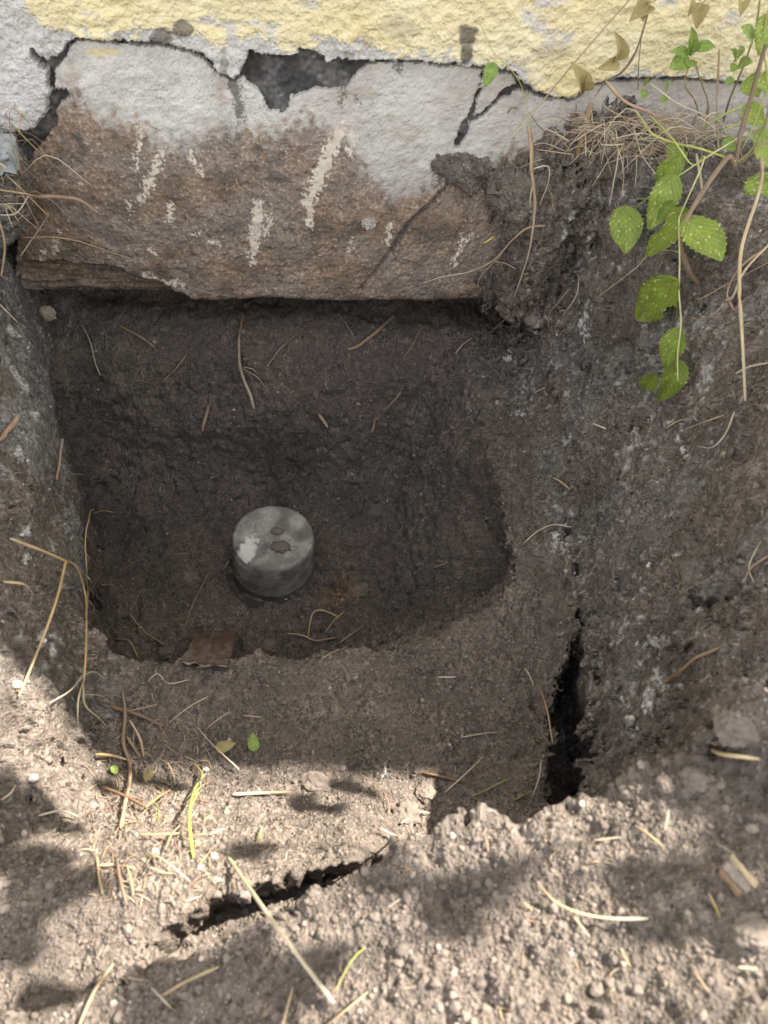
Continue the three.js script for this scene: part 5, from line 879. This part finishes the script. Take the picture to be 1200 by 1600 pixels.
const wallStalks = [
  ['tall thin orange stalk leaning across the plaster', [[990, -8, 0.09], [900, 95, 0.07], [830, 180, 0.05], [800, 214, 0.04]], [4, 5], rose, straw],
  ['broken stump of stalk with a dark foot on the right', [[924, 160, 0.045], [914, 200, 0.05], [902, 246, 0.05]], [13, 11], tan, rust],
  ['pale upright stalk with a dark tip among the dry grass', [[1124, 76, 0.09], [1121, 150, 0.09], [1122, 238, 0.09]], [6, 7], tan, pale],
  ['dark slender stem crossing the plaster at the upper right', [[1188, -6, 0.11], [1182, 38, 0.11], [1166, 92, 0.10], [1140, 156, 0.08], [1130, 190, 0.06]], [6, 6], olive, bark],
  ['pale straw lying over the dry grass tangle', [[1016, 130, 0.07], [1060, 162, 0.08], [1116, 186, 0.09], [1150, 205, 0.10]], [4, 4], cream, pale],
  ['bright green grass blade behind the dry grass', [[1100, 200, 0.10], [1130, 180, 0.10], [1166, 162, 0.10]], [6, 4], [0.26, 0.36, 0.07], lime],
  ['white folded straw among the dry grass', [[1096, 206, 0.09], [1106, 180, 0.1], [1120, 176, 0.1]], [5, 5], cream, cream],
  ['pale straw hanging from the dry grass over the bank', [[962, 200, 0.08], [966, 240, 0.10], [958, 290, 0.11], [952, 322, 0.11]], [3.5, 3], cream, pale],
  ['second pale straw hanging right of it', [[990, 196, 0.08], [1002, 240, 0.11], [1026, 274, 0.13]], [3, 2.5], pale, pale],
  ['bowed straw hanging in front of the tangle', [[944, 200, 0.08], [960, 220, 0.1], [974, 264, 0.12], [972, 308, 0.12]], [3, 2.5], pale, straw],
  ['pale double straw under the runner', [[1088, 240, 0.14], [1096, 290, 0.17], [1100, 342, 0.19]], [7, 5], pale, straw],
  ['thin straw arching at the left of the dry grass', [[928, 140, 0.05], [950, 170, 0.06], [972, 182, 0.06], [986, 200, 0.05]], [3, 2.5], pale, tan],
  ['brown root thread slanting from the leafy runner', [[826, 175, 0.04], [845, 200, 0.035], [880, 224, 0.03]], [3, 3], bark, bark],
  ['ochre grass blade bent over the left bank top', [[-6, 258, 0.10], [38, 300, 0.09], [76, 338, 0.06]], [5, 4], straw, ochre],
  ['dark thin stem reaching from the left bank over the footing', [[14, 190, 0.09], [60, 236, 0.07], [104, 272, 0.05], [152, 292, 0.03]], [3.5, 3], olive, bark],
  ['grey stalk leaning between left bank and footing', [[76, 337, 0.05], [54, 368, 0.06], [32, 400, 0.07]], [4, 4], grey, pale],
  ['tan blade curling down the left bank', [[-4, 338, 0.12], [7, 378, 0.13], [2, 432, 0.14]], [6, 5], tan, straw],
  ['pale looped straw on the left bank top', [[-6, 336, 0.12], [24, 334, 0.11], [46, 304, 0.09]], [4, 3], pale, pale],
  ['yellow straw butt on the left bank', [[-8, 250, 0.13], [10, 262, 0.13]], [7, 6], straw, cream],
  ['thin brown stem on the left bank top', [[-6, 296, 0.12], [40, 303, 0.1], [52, 306, 0.09]], [5, 4], tan, tan],
  ['long thin straw trailing from the left bank', [[-6, 470, 0.2], [10, 486, 0.2], [28, 504, 0.2]], [3, 3], cream, pale],
  ['drooping brown bud left of the orange stalk', [[792, 178, 0.03], [800, 168, 0.035], [810, 170, 0.035]], [4, 5], bark, bark],
];
for (const [l, p, w, a, b] of wallStalks) F('stalk', l, 'stalk', p, w, a, b, { wall: true, knob: 0.08 });
F('petal', 'small yellow petal on the footing near the muddy lumps', 'petal', [[755, 380, 0.025], [764, 375, 0.028], [772, 369, 0.026]], [5, 4], [0.7, 0.5, 0.05], [0.75, 0.55, 0.08], { wall: true, flat: 0.4 });
{ // loose leaves on the bench
  const fallen = (l, b, t, w, o) => { const m = leafOn(scene, hit(...b), hit(...t), w, { teeth: 0.02, ...o }); m.name = numbered('fallen_leaf'); tag(m, l, 'leaf'); };
  fallen('small fresh green leaf at the shade edge of the bench', [398, 1176, 0.004], [396, 1150, 0.014], 18, { mat: youngMat });
  fallen('dry orange leaf lying on the sunlit bench', [338, 1172, 0.004], [370, 1166, 0.010], 18, { mat: deadMat, fold: 0.3 });
  fallen('brown leaf scrap beside the groove', [846, 1240, 0.004], [868, 1228, 0.010], 20, { mat: deadMat });
  fallen('dry leaf scrap among the bench litter', [225, 1222, 0.004], [243, 1216, 0.012], 14, { mat: deadMat, fold: 0.5 });
  fallen('dark green leaf scrap by the left bank foot', [172, 1210, 0.004], [182, 1204, 0.008], 14, { mat: leafMat });
}
// ---------------------------------------------------------------- masses nobody could count
{ // dry grass matted along the wall foot
  const gs = []; const C = [pale, straw, tan, [0.36, 0.30, 0.22], cream, bark];
  for (let i = 0; i < 300; i++) {
    const left = i > 255, u = left ? rr(-30, 42) : 880 + 240 * Math.pow(rnd(), 0.9), v = left ? rr(180, 330) : rr(188, 252), z = left ? rr(0.05, 0.14) : rr(0.02, 0.13), a = W3(u, v, z), len = rr(0.03, 0.10), dir = rr(0, 6.28), up = rr(-0.3, 0.5);
    const e = new THREE.Vector3(Math.cos(dir), 0, 0.6 * Math.sin(dir)), b = a.clone().addScaledVector(e, len * 0.5), c = a.clone().addScaledVector(e, len); b.y += len * rr(0.0, 0.35) + up * 0.01; c.y += len * rr(-0.4, 0.25); b.z = Math.max(b.z, 0.02); c.z = Math.max(c.z, 0.018);
    const k = C[Math.floor(rnd() * C.length)], r = rr(0.0005, 0.0011); gs.push(tube([a, b, c], r, r * 0.6, k, k, { seg: 7, sides: 4 }));
  }
  tag(mesh('dry_grass', mergeGeometries(gs), fibreMat), 'matted dry grass along the foot of the wall', 'dry grass', null, 'stuff');
}
{ // fine litter of straw bits and hair roots over the bench, heap and pit
  const gs = [], zones = [[145, 330, 1120, 1410, 420, 1], [640, 860, 1080, 1250, 70, 0.6], [160, 560, 1060, 1180, 55, 0.7], [60, 1150, 1290, 1590, 70, 1], [900, 1190, 270, 1000, 60, 0.7], [160, 560, 780, 1030, 40, 0.6], [700, 880, 560, 900, 25, 0.6], [100, 560, 500, 740, 14, 0.5]], C = [pale, straw, tan, tan, bark, bark, [0.36, 0.30, 0.21]];
  for (const [u0, u1, v0, v1, n, s] of zones) for (let i = 0; i < n; i++) {
    const u = rr(u0, u1), v = rr(v0, v1), a = hit(u, v, 0.0012), len = rr(8, 30) * s, d = rr(0, 6.28), b = hit(u + len * 0.5 * Math.cos(d), v + len * 0.5 * Math.sin(d), rr(0.001, 0.004)), c = hit(u + len * Math.cos(d + rr(-0.5, 0.5)), v + len * Math.sin(d), 0.0012);
    if (a.distanceTo(c) > 0.05 || a.distanceTo(b) > 0.03) continue; const k = C[Math.floor(rnd() * C.length)], r = rr(0.0003, 0.0008); gs.push(tube([a, b, c], r, r * 0.7, k, k, { seg: 5, sides: 4 }));
  }
  tag(mesh('straw_litter', mergeGeometries(gs), fibreMat), 'fine litter of straw bits and hair roots on the soil', 'litter', null, 'stuff');
}
{ // loose crumbs of earth
  const idx = soilGeo.index.array, P0 = soilGeo.attributes.position.array, C0 = soilGeo.attributes.color.array, nT = idx.length / 3, cum = new Float64Array(nT); let sum = 0;
  for (let t = 0; t < nT; t++) {
    const a = 3 * idx[3 * t], b = 3 * idx[3 * t + 1], c = 3 * idx[3 * t + 2], ux = P0[b] - P0[a], uy = P0[b + 1] - P0[a + 1], uz = P0[b + 2] - P0[a + 2], vx = P0[c] - P0[a], vy = P0[c + 1] - P0[a + 1], vz = P0[c + 2] - P0[a + 2];
    const nx = uy * vz - uz * vy, ny = uz * vx - ux * vz, nz = ux * vy - uy * vx, l = Math.hypot(nx, ny, nz), x = P0[a], y = P0[a + 1], z = P0[a + 2];
    let w = 0; if (x > -0.8 && x < 0.75 && z < 1.25 && z > -0.1) { const up = ny / (l + 1e-12); w = sstep(0.1, 0.75, up) * (z > 0.88 ? 2.2 : y < -0.6 ? 1.0 : 1.2) + 0.16; w *= 0.5 + 0.8 * sstep(-0.3, 0.4, noise(x * 11, y * 11, z * 11)); }
    sum += 0.5 * l * w; cum[t] = sum;
  }
  const variants = [0, 1, 2].map((k) => { const g = new THREE.IcosahedronGeometry(1, 1), p = g.attributes.position; for (let i = 0; i < p.count; i++) { const x = p.getX(i), y = p.getY(i), z = p.getZ(i), s = 1 + 0.42 * noise(x * 1.3 + k * 9, y * 1.3, z * 1.3) + 0.16 * noise(x * 3.3 + k * 9, y * 3.3, z * 3.3); p.setXYZ(i, x * s, y * s * 0.8, z * s); } g.computeVertexNormals(); return g; });
  const N = 26000, q = new THREE.Quaternion(), e = new THREE.Euler(), M = new THREE.Matrix4(), pos = new THREE.Vector3(), sc = new THREE.Vector3(), col = new THREE.Color();
  variants.forEach((g, k) => {
    const im = new THREE.InstancedMesh(g, new THREE.MeshStandardMaterial({ color: 0xffffff, roughness: 0.97 }), N); im.castShadow = im.receiveShadow = true;
    for (let i = 0; i < N; i++) {
      const r = rnd() * sum; let lo = 0, hi = nT - 1; while (lo < hi) { const m = (lo + hi) >> 1; if (cum[m] < r) lo = m + 1; else hi = m; }
      const a = 3 * idx[3 * lo], b = 3 * idx[3 * lo + 1], c = 3 * idx[3 * lo + 2]; let u = rnd(), v = rnd(); if (u + v > 1) { u = 1 - u; v = 1 - v; } const w = 1 - u - v;
      pos.set(P0[a] * w + P0[b] * u + P0[c] * v, P0[a + 1] * w + P0[b + 1] * u + P0[c + 1] * v, P0[a + 2] * w + P0[b + 2] * u + P0[c + 2] * v);
      const s = Math.min(0.0062, 0.00085 * Math.pow(rnd() + 0.02, -0.42)) * (rnd() < 0.02 ? 1.6 : 1); pos.y += s * 0.25; sc.set(s * rr(0.8, 1.25), s * rr(0.7, 1.1), s * rr(0.8, 1.25)); q.setFromEuler(e.set(rr(0, 6.3), rr(0, 6.3), rr(0, 6.3))); im.setMatrixAt(i, M.compose(pos, q, sc));
      const t = 0.72 * rr(0.8, 1.22) * (rnd() < 0.025 ? 2.2 : 1); im.setColorAt(i, col.setRGB(Math.min(0.6, C0[a] * t), Math.min(0.58, C0[a + 1] * t), Math.min(0.55, C0[a + 2] * t)));
    }
    im.name = numbered('soil_crumbs'); scene.add(im); tag(im, 'loose crumbs of earth strewn over the soil', 'soil crumbs', null, 'stuff');
  });
}
// ---------------------------------------------------------------- the shrub to the right whose leaves dapple the near ground
{
  const g = thing('garden_shrub', 'leafy garden shrub standing to the right of the pit, outside the picture', 'shrub', new THREE.Vector3(1.75, -0.02, 0.55)), o = g.position;
  const put = (u, v, d) => hit(u, v).addScaledVector(SUN, d).sub(o);
  const blots = [[8, 1235, 1.5, 3], [12, 1280, 1.5, 4], [20, 1330, 1.52, 4], [20, 1390, 1.5, 3], [26, 1450, 1.5, 3], [92, 1368, 1.5, 4], [88, 1310, 1.5, 1], [290, 1580, 1.35, 7], [340, 1590, 1.35, 7], [300, 1615, 1.33, 6], [665, 1392, 1.45, 3], [620, 1400, 1.45, 3], [465, 1266, 1.7, 2], [235, 1225, 1.7, 2], [215, 1180, 1.75, 3], [380, 1330, 1.7, 1], [570, 1225, 1.8, 3], [140, 1215, 1.7, 2], [1150, 1148, 1.0, 7], [1180, 1190, 1.0, 6], [1175, 1230, 1.0, 7], [1200, 1300, 1.0, 6], [1212, 1380, 1.0, 5], [60, 1560, 1.4, 1]];
  const crown = new THREE.Vector3(0.05, 0.62, 0.02); mesh('trunk', tube([new THREE.Vector3(0, -0.05, 0), new THREE.Vector3(0.03, 0.3, 0.01), crown], 0.03, 0.022, bark, bark, { sides: 10 }), woodMat, g);
  const shrubLeafMat = new THREE.MeshPhysicalMaterial({ map: leafMat.map, color: lin(0.6, 0.6, 0.7), roughness: 0.7, transmission: 0.06, thickness: 0 });
  const leaves = [], limbs = [[60, 1340, 1.5], [310, 1580, 1.35], [650, 1392, 1.45], [300, 1210, 1.72], [1185, 1240, 1.0]].map(([u, v, d]) => { const p = put(u, v, d), m = crown.clone().lerp(p, 0.5); m.y += 0.15; mesh('branch', tube([crown, m, p], 0.0035, 0.0012, bark, olive, { sides: 5 }), woodMat, g); return p; });
  for (const [u, v, d, n] of blots) {
    const p = put(u, v, d), from = limbs.reduce((a, b) => b.distanceTo(p) < a.distanceTo(p) ? b : a); if (from.distanceTo(p) > 0.01) mesh('twig', tube([from, from.clone().lerp(p, 0.5).add(new THREE.Vector3(0, 0.02, 0)), p], 0.0012, 0.0006, olive, olive, { sides: 5 }), woodMat, g);
    for (let i = 0; i < n; i++) { const b = p.clone().add(new THREE.Vector3(rr(-0.018, 0.018), rr(-0.02, 0.02), rr(-0.018, 0.018))), t = b.clone().add(new THREE.Vector3(rr(-0.05, 0.05), rr(-0.03, 0.02), rr(-0.05, 0.05)).setLength(rr(0.045, 0.065))); leaves.push(leafGeo(b, t, rr(0.028, 0.04), SUN.clone().add(new THREE.Vector3(rr(-0.5, 0.5), rr(-0.4, 0.4), rr(-0.5, 0.5)))), ); }
  }
  for (let i = 0; i < 260; i++) { const a = rr(0, 6.28), h = rr(-0.4, 0.55), r = rr(0.1, 0.42), b = new THREE.Vector3(r * Math.cos(a) + 0.12, 0.75 + h * 0.8, r * Math.sin(a)), t = b.clone().add(new THREE.Vector3(rr(-1, 1), rr(-0.8, 0.3), rr(-1, 1)).setLength(rr(0.045, 0.07))); leaves.push(leafGeo(b, t, rr(0.028, 0.04), new THREE.Vector3(rr(-0.5, 0.5), 1, rr(-0.5, 0.5)))); }
  const f = mesh('foliage', mergeGeometries(leaves), shrubLeafMat, g); f.userData.kind = 'stuff';
}
renderer.render(scene, camera);
